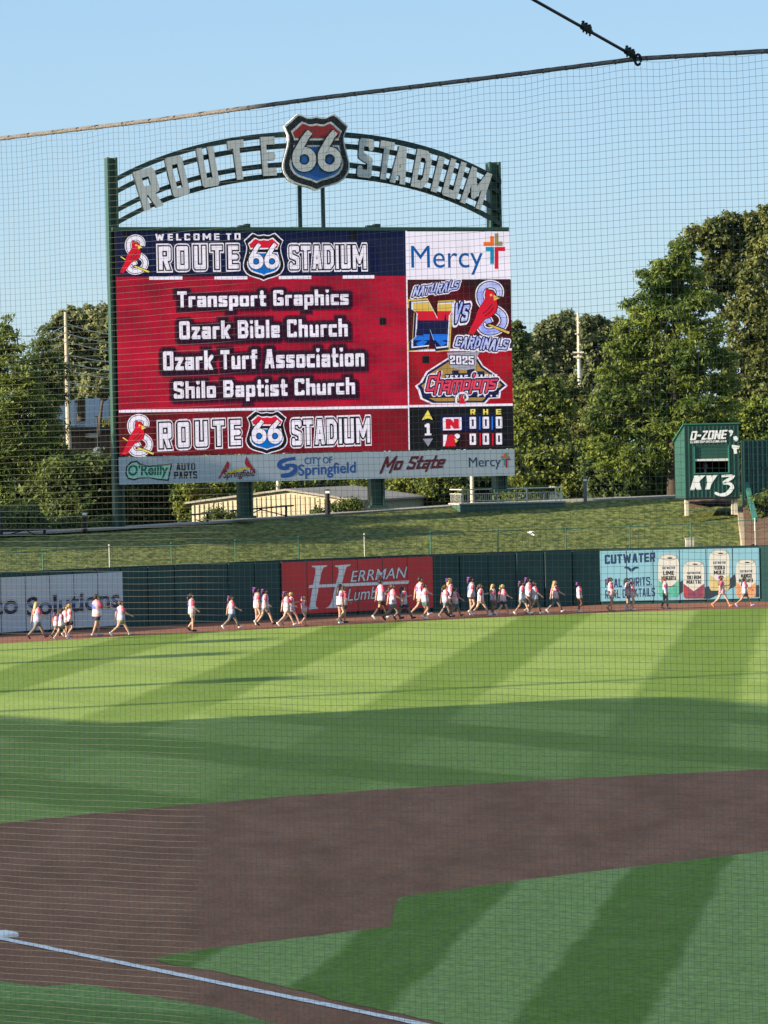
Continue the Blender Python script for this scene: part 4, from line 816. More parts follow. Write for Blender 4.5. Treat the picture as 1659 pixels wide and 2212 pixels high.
obj('can_shadow', mb, P_SHD, wb, fix=False)  # dark shapes printed on the banner as the shadows of the cans
for x0, x1, y0, y1, fm, words in ((668, 855, 120, 508, P_TGR, ('LIME', 'MARGARITA')), (893, 1083, 180, 522, P_TRD, ('TIKI RUM', 'MAI TAI')), (1127, 1310, 80, 448, P_PCH, ('VODKA', 'MULE')), (1368, 1548, 164, 510, P_ORG, ('MANGO', 'MARGARITA'))):
    w = x1 - x0; h = y1 - y0; xm = (x0 + x1) / 2
    mb = MB(); shape(mb, pl, Q6([(x0 + .06 * w, y0 + .10 * h), (x0 + .10 * w, y0 + .05 * h), (x1 - .10 * w, y0 + .05 * h), (x1 - .06 * w, y0 + .10 * h), (x1, y0 + .2 * h), (x1, y1 - .07 * h), (x1 - .1 * w, y1), (x0 + .1 * w, y1), (x0, y1 - .07 * h), (x0, y0 + .2 * h)]), LB + .005)
    can = obj('can_picture', mb, P_CAN, wb, fix=False)
    mb = MB(); shape(mb, pl, [(1260.9 + .24 * a, 1168 + .24 * b) for a, b in disc(xm, y0 + .07 * h, w * .43, h * .075)], LB + .007, 0); shape(mb, pl, [(1260.9 + .24 * a, 1168 + .24 * b) for a, b in disc(xm, y0 + .075 * h, w * .36, h * .052)], LB + .009, 1); shape(mb, pl, [(1260.9 + .24 * a, 1168 + .24 * b) for a, b in disc(xm + w * .06, y0 + .09 * h, w * .13, h * .017)], LB + .011, 2); obj('can_lid', mb, [P_RIM, P_CAN, P_BLK], can, fix=False)
    mb = MB(); shape(mb, pl, Q6([(x0 + .01 * w, y0 + .60 * h), (xm, y0 + .80 * h), (x1 - .01 * w, y0 + .60 * h), (x1 - .01 * w, y1 - .07 * h), (x1 - .1 * w, y1 - .005 * h), (x0 + .1 * w, y1 - .005 * h), (x0 + .01 * w, y1 - .07 * h)]), LB + .007); obj('can_art', mb, fm, can, fix=False)
    block('lettering', 'CUTWATER', pl, (1260.9 + .24 * (x0 + .2 * w), 1168 + .24 * (y0 + .29 * h), 1260.9 + .24 * (x0 + .8 * w), 1168 + .24 * (y0 + .345 * h)), [P_NAV], can, LB + .009, t=.2, gap=.14, res=14)
    for i, wd in enumerate(words):
        hw = .34 if len(wd) > 5 else .26
        block('lettering', wd, pl, (1260.9 + .24 * (xm - hw * w), 1168 + .24 * (y0 + (.39 + .12 * i) * h), 1260.9 + .24 * (xm + hw * w), 1168 + .24 * (y0 + (.485 + .12 * i) * h)), [P_BLK], can, LB + .009, t=.2, gap=.1, res=20)

# ------------------------------------------------------------------ things on the berm
M_RAIL = mat('rail_steel', (0.58, 0.58, 0.56), 0.4); M_CONC = mat('concrete', (0.34, 0.33, 0.30), 0.9, var=0.15, scale=2); M_IRON = mat('dark_iron', (0.013, 0.014, 0.016), 0.5); M_FACE = mat('green_face', (0.045, 0.10, 0.085), 0.6, var=0.15, scale=2)
M_CREAMP = mat('cream_column', (0.50, 0.46, 0.38), 0.7, var=0.08, scale=2)
PD = Plane(atY(990, 1088, 170.5), atY(1224, 1083, 171.8))
pf = thing('viewing_platform', 'raised concrete platform with a pale metal railing on the berm', 'platform', PD.P(2.7, 4.3, -.5))
s0, z0, s1, z1 = PD.rect(996, 1086.5, 1220, 1100); ax = (PD.e, PD.n, EZ)
mb = MB(); mb.box(PD.P((s0 + s1) / 2, (z0 + z1) / 2 - .15, -1.2), (s1 - s0) / 2, 1.2, (z1 - z0) / 2 + .12, ax); obj('base', mb, M_FACE, pf)
mb = MB(); mb.box(PD.P((s0 + s1) / 2, z1 + .0, -1.2), (s1 - s0) / 2 + .05, 1.26, .035, ax); obj('deck', mb, M_CONC, pf)
rt = PD.st(1100, 1055.5)[1]; rb = PD.st(1100, 1065)[1]; zd = z1 + .035; sl = PD.st(1001, 1080)[0]; sr = PD.st(1213, 1075)[0]
mb = MB(); mb.tube([PD.P(sl, rt, -.12), PD.P(sr, rt, -.12)], .03, 8); mb.tube([PD.P(sl, rt, -.12), PD.P(sl - .15, rt, -2.2)], .03, 8); mb.tube([PD.P(sr, rt, -.12), PD.P(sr, rt, -2.2)], .03, 8); obj('handrail', mb, M_RAIL, pf)
mb = MB(); mb.tube([PD.P(sl, rb, -.12), PD.P(sr, rb, -.12)], .018, 6); mb.tube([PD.P(sl, zd + .12, -.12), PD.P(sr, zd + .12, -.12)], .018, 6); obj('lower_rail', mb, M_RAIL, pf)
for x in (1001, 1012, 1076, 1139, 1202, 1213):
    s = PD.st(x, 1070)[0]; mb = MB(); mb.tube([PD.P(s, zd, -.12), PD.P(s, rt, -.12)], .032, 8); obj('post', mb, M_RAIL, pf)
nb_ = 52
for i in range(nb_):
    s = sl + (sr - sl) * (i + .5) / nb_; mb = MB(); mb.tube([PD.P(s, zd + .12, -.12), PD.P(s, rb, -.12)], .011, 5, cap=False); obj('baluster', mb, M_RAIL, pf)
mb = MB()
for k in range(10): mb.tube([PD.P(sl - .015 * k, zd, -.3 - .2 * k), PD.P(sl - .015 * k, rb, -.3 - .2 * k)], .011, 5, cap=False)
mb.tube([PD.P(sl, rb, -.12), PD.P(sl - .15, rb, -2.2)], .018, 6)
obj('side_railing', mb, M_RAIL, pf)

def post_thing(name, label, cat, xt, yt, xb, yb, wpx, Y, m, group=None, cap=None, n=12):
    b = atY(xb, yb, Y); t = atY(xt, yt, Y); r = wpx * Y / F / 2; o = thing(name, label, cat, b, group)
    mb = MB(); mb.tube([(b.x, b.y, b.z - .3), (b.x, b.y, t.z)], [r * 1.02, r * .97], n); obj('pole', mb, m, o, smooth=False)
    if cap:
        c = atY(xt + 1, cap, Y); mb = MB(); mb.box((b.x, Y - r * .9, c.z), r * .9, r * .25, r * .5); obj('tag_plate', mb, M_WHITE, o)
    return o
post_thing('path_bollard', 'black bollard on the left part of the berm path', 'bollard', 183, 1106, 184, 1151, 10, 160.5, M_IRON, 'bollards beside the berm path', 1110)
post_thing('path_bollard', 'black bollard in front of the cream shed', 'bollard', 706, 1057, 708, 1104, 10, 169, M_IRON, 'bollards beside the berm path', 1063)
post_thing('path_bollard', 'grey bollard to the right of the railed platform', 'bollard', 1263.5, 1028, 1264.5, 1082, 8, 173, mat('grey_bollard', (.12, .125, .13), .5), 'bollards beside the berm path', 1037)
post_thing('path_bollard', 'dark bollard cut off by the left edge of the photo', 'bollard', 2, 1104, 3, 1168, 8, 157, M_IRON, 'bollards beside the berm path')
post_thing('column', 'round cream column rising beside the railed platform', 'column', 1019, 1000, 1020.5, 1086, 8.5, 174.5, M_CREAMP)
post_thing('column', 'round cream column seen above the roof of the cream shed', 'column', 601, 1000, 601, 1068, 8, 186, M_CREAMP)
def ledge(label, x0, y0, x1, y1, posts, braces, Y):
    a = atY(x0, y0, Y); b = atY(x1, y1, Y + .6); o = thing('drink_rail', label, 'drink rail', (a + b) / 2, 'dark drink rails along the berm path')
    mb = MB(); mb.bar(a, b, .07, .35); obj('counter', mb, M_IRON, o)
    for x, yt, yb in posts:
        p = atY(x, yt, Y + .3); q = atY(x, yb, Y + .3); mb = MB(); mb.bar(p, q - Vector((0, 0, .2)), .12, .12); mb.box(p, .28, .18, .04); obj('post', mb, M_IRON, o)
    for xa, ya, xb, yb in braces:
        mb = MB(); mb.bar(atY(xa, ya, Y + .3), atY(xb, yb, Y + .3), .05, .05); obj('brace', mb, M_IRON, o)
ledge('dark drink rail at the left end of the path by pale bushes', 4, 1147, 99, 1142, ((96, 1143, 1162),), ((60, 1148, 93, 1162), (8, 1158, 50, 1146)), 158)
ledge('dark drink rail in front of the left end of the cream shed', 416, 1112, 464, 1107, ((448, 1108, 1129),), ((421, 1122, 446, 1129),), 165.5)
ledge('long dark drink rail in front of the cream shed, right of a scoreboard post', 497, 1103.5, 634, 1092, ((618, 1093, 1116),), ((560, 1100, 621, 1115), (528, 1115, 566, 1100)), 167.5)

# ------------------------------------------------------------------ camera hut on stilts
HD = Plane(atY(1480, 1000, 166), atY(1595.5, 1000, 166.4)); axh = (HD.e, HD.n, EZ)
M_SIDING = mat('green_siding', (0.024, 0.078, 0.064), 0.42, var=0.12, scale=2.0); M_ROOF = mat('green_roof', (0.03, 0.15, 0.11), 0.4)
h0, hz0, h1, hz1 = HD.rect(1480, 917, 1595.5, 1075)
hut = thing('camera_hut', 'green metal camera hut on stilts with white lettering', 'hut', HD.P((h0 + h1) / 2, hz0 - .5, -1)); dep = 2.2
op = HD.rect(1501, 963, 1573, 1021); zb1 = hz1 - .85
mb = MB()
for a, b, c, d in ((h0, hz0, op[0], hz1), (op[2], hz0, h1, hz1), (op[0], op[3], op[2], hz1), (op[0], hz0, op[2], op[1])): mb.box(HD.P((a + c) / 2, (b + d) / 2, -.03), (c - a) / 2, .03, (d - b) / 2, axh)
obj('front_wall', mb, M_SIDING, hut)
for s_ in (h0, h1):
    mb = MB(); p = [HD.P(s_, hz0, -.06), HD.P(s_, hz1, -.06), HD.P(s_, zb1, -dep), HD.P(s_, hz0, -dep)]; mb.poly(p, .05, HD.e if s_ == h1 else -HD.e); obj('side_wall', mb, M_SIDING, hut)
mb = MB(); mb.box(HD.P((h0 + h1) / 2, (hz0 + zb1) / 2, -dep), (h1 - h0) / 2, .03, (zb1 - hz0) / 2, axh); obj('back_wall', mb, mat('hut_inside', (.02, .02, .02), .8), hut)
mb = MB(); mb.box(HD.P((h0 + h1) / 2, hz0 - .04, -dep / 2), (h1 - h0) / 2 + .03, dep / 2 + .02, .04, axh); obj('floor', mb, M_IRON, hut)
mb = MB(); q = [HD.P(h0 - .1, hz1 + .01, .08), HD.P(h1 + .1, hz1 + .01, .08), HD.P(h1 + .1, zb1 + .01, -dep - .1), HD.P(h0 - .1, zb1 + .01, -dep - .1)]; mb.add(q + [v + Vector((0, 0, .06)) for v in q], [(0, 1, 2, 3), (4, 5, 6, 7), (0, 1, 5, 4), (1, 2, 6, 5), (2, 3, 7, 6), (3, 0, 4, 7)]); obj('roof', mb, M_ROOF, hut)
mb = MB(); n = 13
for i in range(n + 1):
    s_ = h0 + (h1 - h0) * i / n
    if op[0] - .05 < s_ < op[2] + .05:
        mb.box(HD.P(s_, (op[3] + hz1) / 2 + .03, .015), .02, .018, (hz1 - op[3]) / 2 - .06, axh); mb.box(HD.P(s_, (hz0 + op[1]) / 2 - .03, .015), .02, .018, (op[1] - hz0) / 2 - .06, axh)
    else: mb.box(HD.P(s_, (hz0 + hz1) / 2, .015), .02, .018, (hz1 - hz0) / 2 - .01, axh)
obj('rib', mb, M_SIDING, hut)
zs = HD.st(1537, 991)[1]; zs2 = HD.st(1537, 996)[1]
mb = MB(); k = 8
for i in range(k): z_ = zs + (op[3] - zs) * (i + .5) / k; mb.box(HD.P((op[0] + op[2]) / 2, z_, -.05 + .012 * (i % 2)), (op[2] - op[0]) / 2, .015, (op[3] - zs) / k / 2, axh)
sh_ = obj('roller_shutter', mb, M_SIDING, hut); mb = MB(); mb.box(HD.P((op[0] + op[2]) / 2, (zs + zs2) / 2, -.02), (op[2] - op[0]) / 2, .04, (zs - zs2) / 2, axh); obj('bottom_bar', mb, M_RAIL, sh_)
mb = MB()
for a, b, c, d in ((op[0] - .06, op[1], op[0], op[3]), (op[2], op[1], op[2] + .06, op[3]), (op[0] - .06, op[1] - .06, op[2] + .06, op[1])): mb.box(HD.P((a + c) / 2, (b + d) / 2, .02), (c - a) / 2, .03, (d - b) / 2, axh)
obj('window_frame', mb, M_ROOF, hut)
for x, yb, w in ((1486, 1097, .09), (1591.5, 1095, .09), (1584.5, 1094, .05)):
    s_, zz = HD.st(x, yb); mb = MB(); mb.box(HD.P(s_, (zz + hz0) / 2 - .2, -.25), w, w, (hz0 - zz) / 2 + .2, axh); obj('leg', mb, M_CREAMP, hut)
LH = .05
block('lettering', 'O-ZONE', HD, (1490, 931, 1571, 950), [P_BLK, P_WHT], hut, LH, grow=(.09, 0), t=.2, gap=.08, shear=.22, rise=1.5, res=32); block('lettering', 'OZARKSSPORTSZONE.com', HD, (1490.5, 951.5, 1568.5, 956.5), [P_WHT], hut, LH, t=.2, gap=.1, rise=1, res=12)
block('lettering', 'KY', HD, (1490.5, 1027, 1549, 1057.5), [P_WHT], hut, LH, t=.25, gap=.02, shear=.25, res=32)
mb = MB(); stroke(mb, HD, [(1558, 1028.5), (1584, 1028.5), (1562, 1043), (1574, 1044), (1581, 1052), (1570, 1066), (1556, 1069), (1543, 1064)], [5, 7, 6, 7, 9, 8, 6, 2], LH + .01); obj('numeral', mb, P_WHT, hut, fix=False)
mb = MB(); Z7 = lambda l: [(1327.2 + .2 * a, 889.2 + .2 * b) for a, b in l]
for i, p in enumerate(([(1228, 205), (1260, 195), (1282, 212), (1276, 232), (1262, 262), (1242, 268), (1250, 240)], [(1282, 272), (1310, 262), (1336, 285), (1332, 312), (1306, 322), (1284, 300)], [(1266, 358), (1300, 362), (1346, 370), (1340, 402), (1316, 408), (1322, 452), (1288, 456), (1284, 410), (1264, 388)])): shape(mb, HD, Z7(p), LH + .006 * i)
obj('painted_mark', mb, P_WHT, hut, fix=False)
vc = HD.P((op[0] + op[2]) / 2 - .1, op[1], -1.0); vt = thing('video_camera', 'small video camera on a tripod inside the hut window', 'camera', (vc.x, vc.y, hz0 + .02)); zc = op[1] + .32
mb = MB(); mb.box((vc.x, vc.y, zc), .12, .25, .10); mb.tube([(vc.x, vc.y - .25, zc), (vc.x, vc.y - .45, zc)], .07, 10); mb.box((vc.x, vc.y + .1, zc + .14), .06, .08, .05); obj('body', mb, mat('camera_grey', (.10, .10, .11), .4), vt)
for i in range(3):
    a = 2 * math.pi * i / 3 + .4; mb = MB(); mb.tube([(vc.x, vc.y, zc - .1), (vc.x + .4 * math.cos(a), vc.y + .4 * math.sin(a), hz0 + .01)], .02, 6); obj('leg', mb, M_RAIL, vt)

# right edge: ribbed green fence, stair wall, slope, rail
FD = Plane(atY(1602, 1000, 170.0), atY(1720, 1000, 170.6)); f0, fz0, f1, fz1 = FD.rect(1602, 950, 1720, 1066)
gf = thing('metal_fence', 'tall dark green ribbed metal fence right of the camera hut', 'fence', FD.P((f0 + f1) / 2, fz0 - .3)); axf = (FD.e, FD.n, EZ)
mb = MB(); mb.box(FD.P((f0 + f1) / 2, (fz0 + fz1) / 2 - .4, 0), (f1 - f0) / 2, .04, (fz1 - fz0) / 2 + .4, axf); obj('sheet', mb, M_PAD, gf)
for i in range(12): s_ = f0 + (f1 - f0) * (i + .5) / 12; mb = MB(); mb.box(FD.P(s_, (fz0 + fz1) / 2 - .4, .07), .03, .028, (fz1 - fz0) / 2 + .38, axf); obj('rib', mb, M_PAD, gf)
sw = MB(); pts = [(1593, 1096, 169.5), (1596, 1120, 164.5), (1600, 1148, 160), (1604, 1180, 157)]; sec = []
for x, y, Y in pts: p = atY(x, y, Y); sec.append([p + Vector((-.02, 0, .05)), p + Vector((.26, 0, .05)), p + Vector((.26, 0, -1)), p + Vector((-.02, 0, -1))])
sw.loft(sec); tag(obj('retaining_wall', sw, mat('stone_edge', (.34, .28, .20), .9, var=.2, scale=4), None, loc=atY(1604, 1180, 157)), 'low pale concrete edging wall running down the berm below the hut', 'wall')
sr_ = thing('padded_rail', 'sloping green padded rail right of the camera hut', 'rail', atY(1629, 1123, 160)); a, b = atY(1613, 1046, 168), atY(1631, 1122, 160)
mb = MB(); mb.bar(a, b, .22, .22); mb.ellipsoid(b, .13, .13, .13, 8, 6); obj('pad', mb, M_ROOF, sr_)
mb = MB(); mb.tube([b, b - Vector((0, 0, 1.3))], .05, 8); obj('post', mb, M_PALE, sr_)
M_SOIL = mat('bare_soil', (0.10, 0.055, 0.035), .95, scale=1.5, rgb2=(.19, .115, .07), bump=.5, bscale=5)
mb = MB(); sec = []
for x0, x1, y, Y in ((1604, 1760, 1085, 169.3), (1606, 1760, 1120, 164), (1608, 1760, 1150, 160), (1609, 1760, 1185, 156.5)):
    a = atY(x0, y, Y); b = atY(x1, y - 4, Y); sec.append([a.lerp(b, k / 8) + Vector((0, 0, .12 + .08 * math.sin(k * 2.1 + Y))) for k in range(9)])
mb.add([v for r_ in sec for v in r_], [(i * 9 + k, i * 9 + k + 1, i * 9 + k + 10, i * 9 + k + 9) for i in range(3) for k in range(8)]); struct('soil_slope', mb, M_SOIL, smooth=True, fix=False, label='bare brown soil on the slope at the right edge')
mb = MB(); sec = []
for y, Y in ((1079, 169.5), (1098, 167)):
    a = atY(1478, y, Y); b = atY(1592, y - 1, Y); sec += [a.lerp(b, k / 8) + Vector((0, 0, .06 + .05 * math.sin(k * 3.1 + Y))) for k in range(9)]
mb.add(sec, [(k, k + 1, k + 10, k + 9) for k in range(8)]); struct('soil_patch', mb, M_SOIL, smooth=True, fix=False, label='bare soil under the camera hut')
ub = atY(1490, 1180, 157); mb = MB(); mb.box((ub.x, ub.y, ub.z + .1), .19, .2, .25); mb.box((ub.x, ub.y, ub.z + .37), .22, .23, .03); mb.tube([(ub.x + .19, ub.y, ub.z + .1), (ub.x + .5, ub.y, ub.z + .12), (ub.x + .75, ub.y, ub.z - .1)], .025, 6)
tag(obj('utility_box', mb, M_CONC, None, loc=(ub.x, ub.y, ub.z - .1)), 'small grey utility box on the berm behind the blue banner', 'utility box')
lt_ = atY(1144, 1150, 163); lz = berm_z(lt_.x, 161.5); mb = MB(); rr = random.Random(3)
vs = [(lt_.x + .26 * math.cos(a) * rr.uniform(.5, 1.1), 161.5 + .25 * math.sin(a) * rr.uniform(.5, 1.1), lt_.z - .16 + rr.uniform(0, .26)) for a in [k * .628 for k in range(10)]] + [(lt_.x, 161.5, lt_.z + .1)]
mb.add(vs, [(k, (k + 1) % 10, 10) for k in range(10)]); tag(obj('litter', mb, M_WHITE, None, loc=(lt_.x, 161.5, lt_.z - .2), fix=False), 'crumpled white litter lying on the grass berm', 'litter')

# ------------------------------------------------------------------ buildings and poles behind
M_CREAM = mat('cream_siding', (0.42, 0.37, 0.27), 0.7, var=0.06, scale=1.5); M_SHED_ROOF = mat('shed_roof', (0.26, 0.24, 0.22), 0.8, var=0.1, scale=3)
A = atY(414, 1087, 175.6); B = atY(620, 1061, 173.7); C = atY(770, 1083, 172.4); back = Vector((3.5, 10, 0)).normalized() * 11
sd = thing('shed', 'low cream shed with a shallow grey roof behind the berm', 'shed', (B.x, B.y, 2.6)); ez_ = (A.z + C.z) / 2; B.z = max(B.z, ez_ + .5)
gable = [Vector((A.x, A.y, 2.6)), Vector((C.x, C.y, 2.6)), Vector((C.x, C.y, C.z)), B, Vector((A.x, A.y, A.z))]
mb = MB(); bk = [v + back for v in gable]; mb.add(gable + bk, [(0, 1, 2, 3, 4), (9, 8, 7, 6, 5), (0, 1, 6, 5), (1, 2, 7, 6), (4, 0, 5, 9)]); obj('wall', mb, M_CREAM, sd)
tg = (C - A); tg.z = 0; tg.normalize(); ng = -back.normalized(); mb = MB()
for i in range(34):
    t_ = (i + .5) / 34; p = Vector((A.x, A.y, 0)).lerp(Vector((C.x, C.y, 0)), t_); kB = (B - A).xy.length / (C - A).xy.length
    top = A.z + (B.z - A.z) * t_ / kB if t_ < kB else B.z + (C.z - B.z) * (t_ - kB) / (1 - kB)
    mb.box(p + ng * .03 + Vector((0, 0, (2.6 + top) / 2 - .05)), .02, .02, (top - 2.6) / 2 - .08, (tg, ng, EZ))
obj('siding_rib', mb, mat('cream_rib', (.30, .26, .19), .7), sd)
mb = MB(); up_ = Vector((0, 0, .1))
for P_, Q_, ex in ((A, B, -.3), (C, B, .3)):
    P2 = P_ + tg * ex - Vector((0, 0, .06)) + ng * .25; Q2 = Q_ + ng * .25; q = [P2, Q2, Q2 + back, P2 + back]; q = [v + Vector((0, 0, .03)) for v in q]
    mb.add(q + [v + up_ for v in q], [(0, 1, 2, 3), (4, 5, 6, 7), (0, 1, 5, 4), (1, 2, 6, 5), (2, 3, 7, 6), (3, 0, 4, 7)])
obj('roof', mb, M_SHED_ROOF, sd)

def facade(name, label, cat, x0, y0, x1, y1, Y, dy, dep, m):
    a = atY(x0, y1, Y); b = atY(x1, y1, Y + dy); pl = Plane(a, b); s0, z0, s1, z1 = pl.rect(x0, y0, x1, y1); o = thing(name, label, cat, pl.P((s0 + s1) / 2, z0, -dep / 2))
    mb = MB(); mb.box(pl.P((s0 + s1) / 2, (z0 + z1) / 2, -dep / 2), (s1 - s0) / 2, dep / 2, (z1 - z0) / 2, (pl.e, pl.n, EZ)); obj('wall', mb, m, o); return o, pl, (s0, z0, s1, z1)
M_PALEB = mat('pale_blue_metal', (0.42, 0.48, 0.58), 0.5, var=0.04, scale=.6); M_BRICK = mat('brown_brick', (0.075, 0.045, 0.035), .9, var=.25, scale=3)
o, pl, (s0, z0, s1, z1) = facade('warehouse', 'big pale blue warehouse behind the trees at left', 'building', 84, 860, 262, 927, 330, 5, 6, M_PALEB); axw = (pl.e, pl.n, EZ)
M_PB2 = mat('grey_blue_metal', (0.24, 0.29, 0.38), .5, var=.05, scale=.6)
for xa, xb in ((164, 180), (236, 252)):
    a_, b_ = pl.st(xa, 890)[0], pl.st(xb, 890)[0]; mb = MB(); mb.box(pl.P((a_ + b_) / 2, (z0 + z1) / 2, .05), (b_ - a_) / 2, .05, (z1 - z0) / 2 - .02, axw); obj('panel', mb, M_PB2, o)
mb = MB(); mb.box(pl.P((s0 + s1) / 2, z0 - .12, .0), (s1 - s0) / 2, .15, .12, axw); obj('base_strip', mb, M_IRON, o)
for xa, ya, xb, yb in ((190, 846, 234, 860), (234, 844, 250, 860), (98, 851, 140, 860)):
    q_ = pl.rect(xa, ya, xb, yb); mb = MB(); mb.box(pl.P((q_[0] + q_[2]) / 2, (q_[1] + q_[3]) / 2, -3), (q_[2] - q_[0]) / 2, 2, (q_[3] - q_[1]) / 2, axw); obj('roof_unit', mb, M_BRICK if xa == 190 else M_PALEB, o)
o, pl, (s0, z0, s1, z1) = facade('brick_building', 'low brown brick building below the pale blue warehouse', 'building', 140, 932, 270, 1010, 300, 4, 3, M_BRICK); axw = (pl.e, pl.n, EZ)
q_ = pl.rect(236, 935, 262, 985); mb = MB(); mb.box(pl.P((q_[0] + q_[2]) / 2, (q_[1] + q_[3]) / 2, .04), (q_[2] - q_[0]) / 2, .04, (q_[3] - q_[1]) / 2, axw); obj('tan_panel', mb, mat('tan_panel', (.20, .12, .06), .8), o)
q_ = pl.rect(184, 936, 204, 946); mb = MB(); mb.box(pl.P((q_[0] + q_[2]) / 2, (q_[1] + q_[3]) / 2, .3), (q_[2] - q_[0]) / 2, .3, (q_[3] - q_[1]) / 2, axw); obj('awning', mb, mat('beige', (.35, .32, .27), .8), o)
mb = MB(); mb.box(pl.P((s0 + s1) / 2, z1 + .2, 0), (s1 - s0) / 2 + .2, .3, .2, axw); obj('cornice', mb, mat('dark_trim', (.05, .045, .05), .8), o)

M_WOOD = mat('weathered_wood', (0.40, 0.34, 0.27), .85, var=.12, scale=2); M_CABLE = mat('pale_cable', (0.55, 0.53, 0.48), .5)
def wirepath(a, b, sag, n=14): return [a.lerp(b, i / n) - Vector((0, 0, sag * 4 * (i / n) * (1 - i / n))) for i in range(n + 1)]
Yp = 285; b = atY(146.5, 870, Yp); t = atY(141.5, 674, Yp)
up = thing('utility_pole', 'pale wooden utility pole with many wires at left', 'utility pole', (b.x, b.y, b.z - 4), 'utility poles')
mb = MB(); mb.tube([(b.x, b.y, b.z - 4), (t.x, t.y, t.z)], [.24, .14], 10); obj('pole', mb, M_WOOD, up)
mb = MB(); p_, q_ = atY(148.5, 870, Yp), atY(147, 828, Yp); mb.tube([p_, q_], .12, 8); obj('brace_pole', mb, M_WOOD, up)
for ly, lx2, ly2, ry, rx2, ry2 in ((702, 40, 725, 699, 330, 726), (718, 30, 748, 720, 330, 740), (738, 30, 770, 737, 330, 760), (767, 30, 792, 765, 330, 778), (782, 30, 800, 783, 330, 798), (801, 30, 822, 800, 330, 812), (827, 30, 840, 825, 330, 834)):
    mb = MB(); mb.tube(wirepath(atY(143.5, ly, Yp), atY(lx2, ly2, Yp - 25), .35), .036, 4); mb.tube(wirepath(atY(143.5, ry, Yp), atY(rx2, ry2, Yp + 10), .4), .036, 4); obj('wire', mb, M_CABLE, up, fix=False)
Yp = 262; b = atY(1253, 842, Yp); t = atY(1248.5, 676, Yp)
up = thing('utility_pole', 'pale utility pole with short crossarms against the far trees at right', 'utility pole', (b.x, b.y, b.z - 5), 'utility poles')
mb = MB(); mb.tube([(b.x, b.y, b.z - 5), (t.x, t.y, t.z)], [.20, .10], 10); obj('pole', mb, M_CREAMP, up)
for xa, xb, y in ((1237, 1261, 761), (1238, 1256, 770.5), (1242, 1249, 721), (1249, 1254, 744), (1249, 1253, 697)):
    mb = MB(); mb.bar(atY(xa, y + .3, Yp - .2), atY(xb, y, Yp - .2), .12, .10); obj('crossarm', mb, M_CREAMP, up)
Yp = 240; b = atY(211, 985, Yp); t = atY(210.5, 900, Yp)
lp = thing('street_lamp', 'slim dark street lamp in front of the pale blue warehouse', 'street lamp', (b.x, b.y, b.z - 2)); mb = MB(); mb.tube([(b.x, b.y, b.z - 2), (t.x, t.y, t.z)], .06, 8); obj('pole', mb, M_IRON, lp)
mb = MB(); p_ = atY(205.5, 900.5, Yp); mb.bar(t, p_, .08, .16); obj('lamp_head', mb, M_IRON, lp)
f1_, f2_ = atY(210.5, 966, Yp - .2), atY(205.5, 986, Yp - .2); fl = thing('flag', 'grey blue flag hanging limp on the street lamp', 'flag', (f1_.x, f1_.y, f2_.z)); mb = MB(); sec = []
for k in range(7): t_ = k / 6; c_ = f1_.lerp(f2_, t_); w_ = .10 + .22 * math.sin(math.pi * min(1, t_ * .8 + .1)); sec.append([c_ + Vector((w_, 0, 0)), c_ + Vector((0, -.08 * math.sin(5 * t_), 0)), c_ + Vector((-w_, 0, 0)), c_ + Vector((0, .10, 0))])
mb.loft(sec); obj('cloth', mb, mat('flag_cloth', (.12, .16, .19), .8, var=.3, scale=2), fl)
Yp = 232; mk = thing('marker_post', 'yellow marker post with a white top below the brick building', 'post', atY(222, 1012, Yp)); b, m_, t = atY(222.3, 1014, Yp), atY(222, 996, Yp), atY(222, 989, Yp)
mb = MB(); mb.tube([b, m_], .06, 8); obj('pole', mb, mat('safety_yellow', (.55, .36, .03), .5), mk); mb = MB(); mb.box((m_ + t) / 2, .25, .05, (t.z - m_.z) / 2); obj('sign_plate', mb, M_WHITE, mk)

# ------------------------------------------------------------------ trees and shrubs
def leafmat(name, a, b, sc):
    return mat(name, a, 0.55, scale=sc, rgb2=b, spec=0.25, trans=0.38, lo=.38, hi=.62)
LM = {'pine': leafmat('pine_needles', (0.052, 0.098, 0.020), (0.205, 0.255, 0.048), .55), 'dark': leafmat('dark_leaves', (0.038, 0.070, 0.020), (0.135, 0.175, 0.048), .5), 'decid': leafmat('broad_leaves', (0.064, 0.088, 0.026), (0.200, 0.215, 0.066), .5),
      'far': leafmat('hazed_leaves', (0.095, 0.122, 0.055), (0.240, 0.255, 0.112), .4), 'hedge': leafmat('hedge_leaves', (0.064, 0.102, 0.020), (0.225, 0.255, 0.050), .7), 'pale': leafmat('pale_leaves', (0.070, 0.110, 0.035), (0.165, 0.200, 0.070), .8)}  # far trees are paler and greyer: distance haze put into the leaf colour
M_BARK = mat('bark', (0.075, 0.058, 0.045), .95, var=.3, scale=3, bump=.6, bscale=6, stretch=(3, 3, .6))
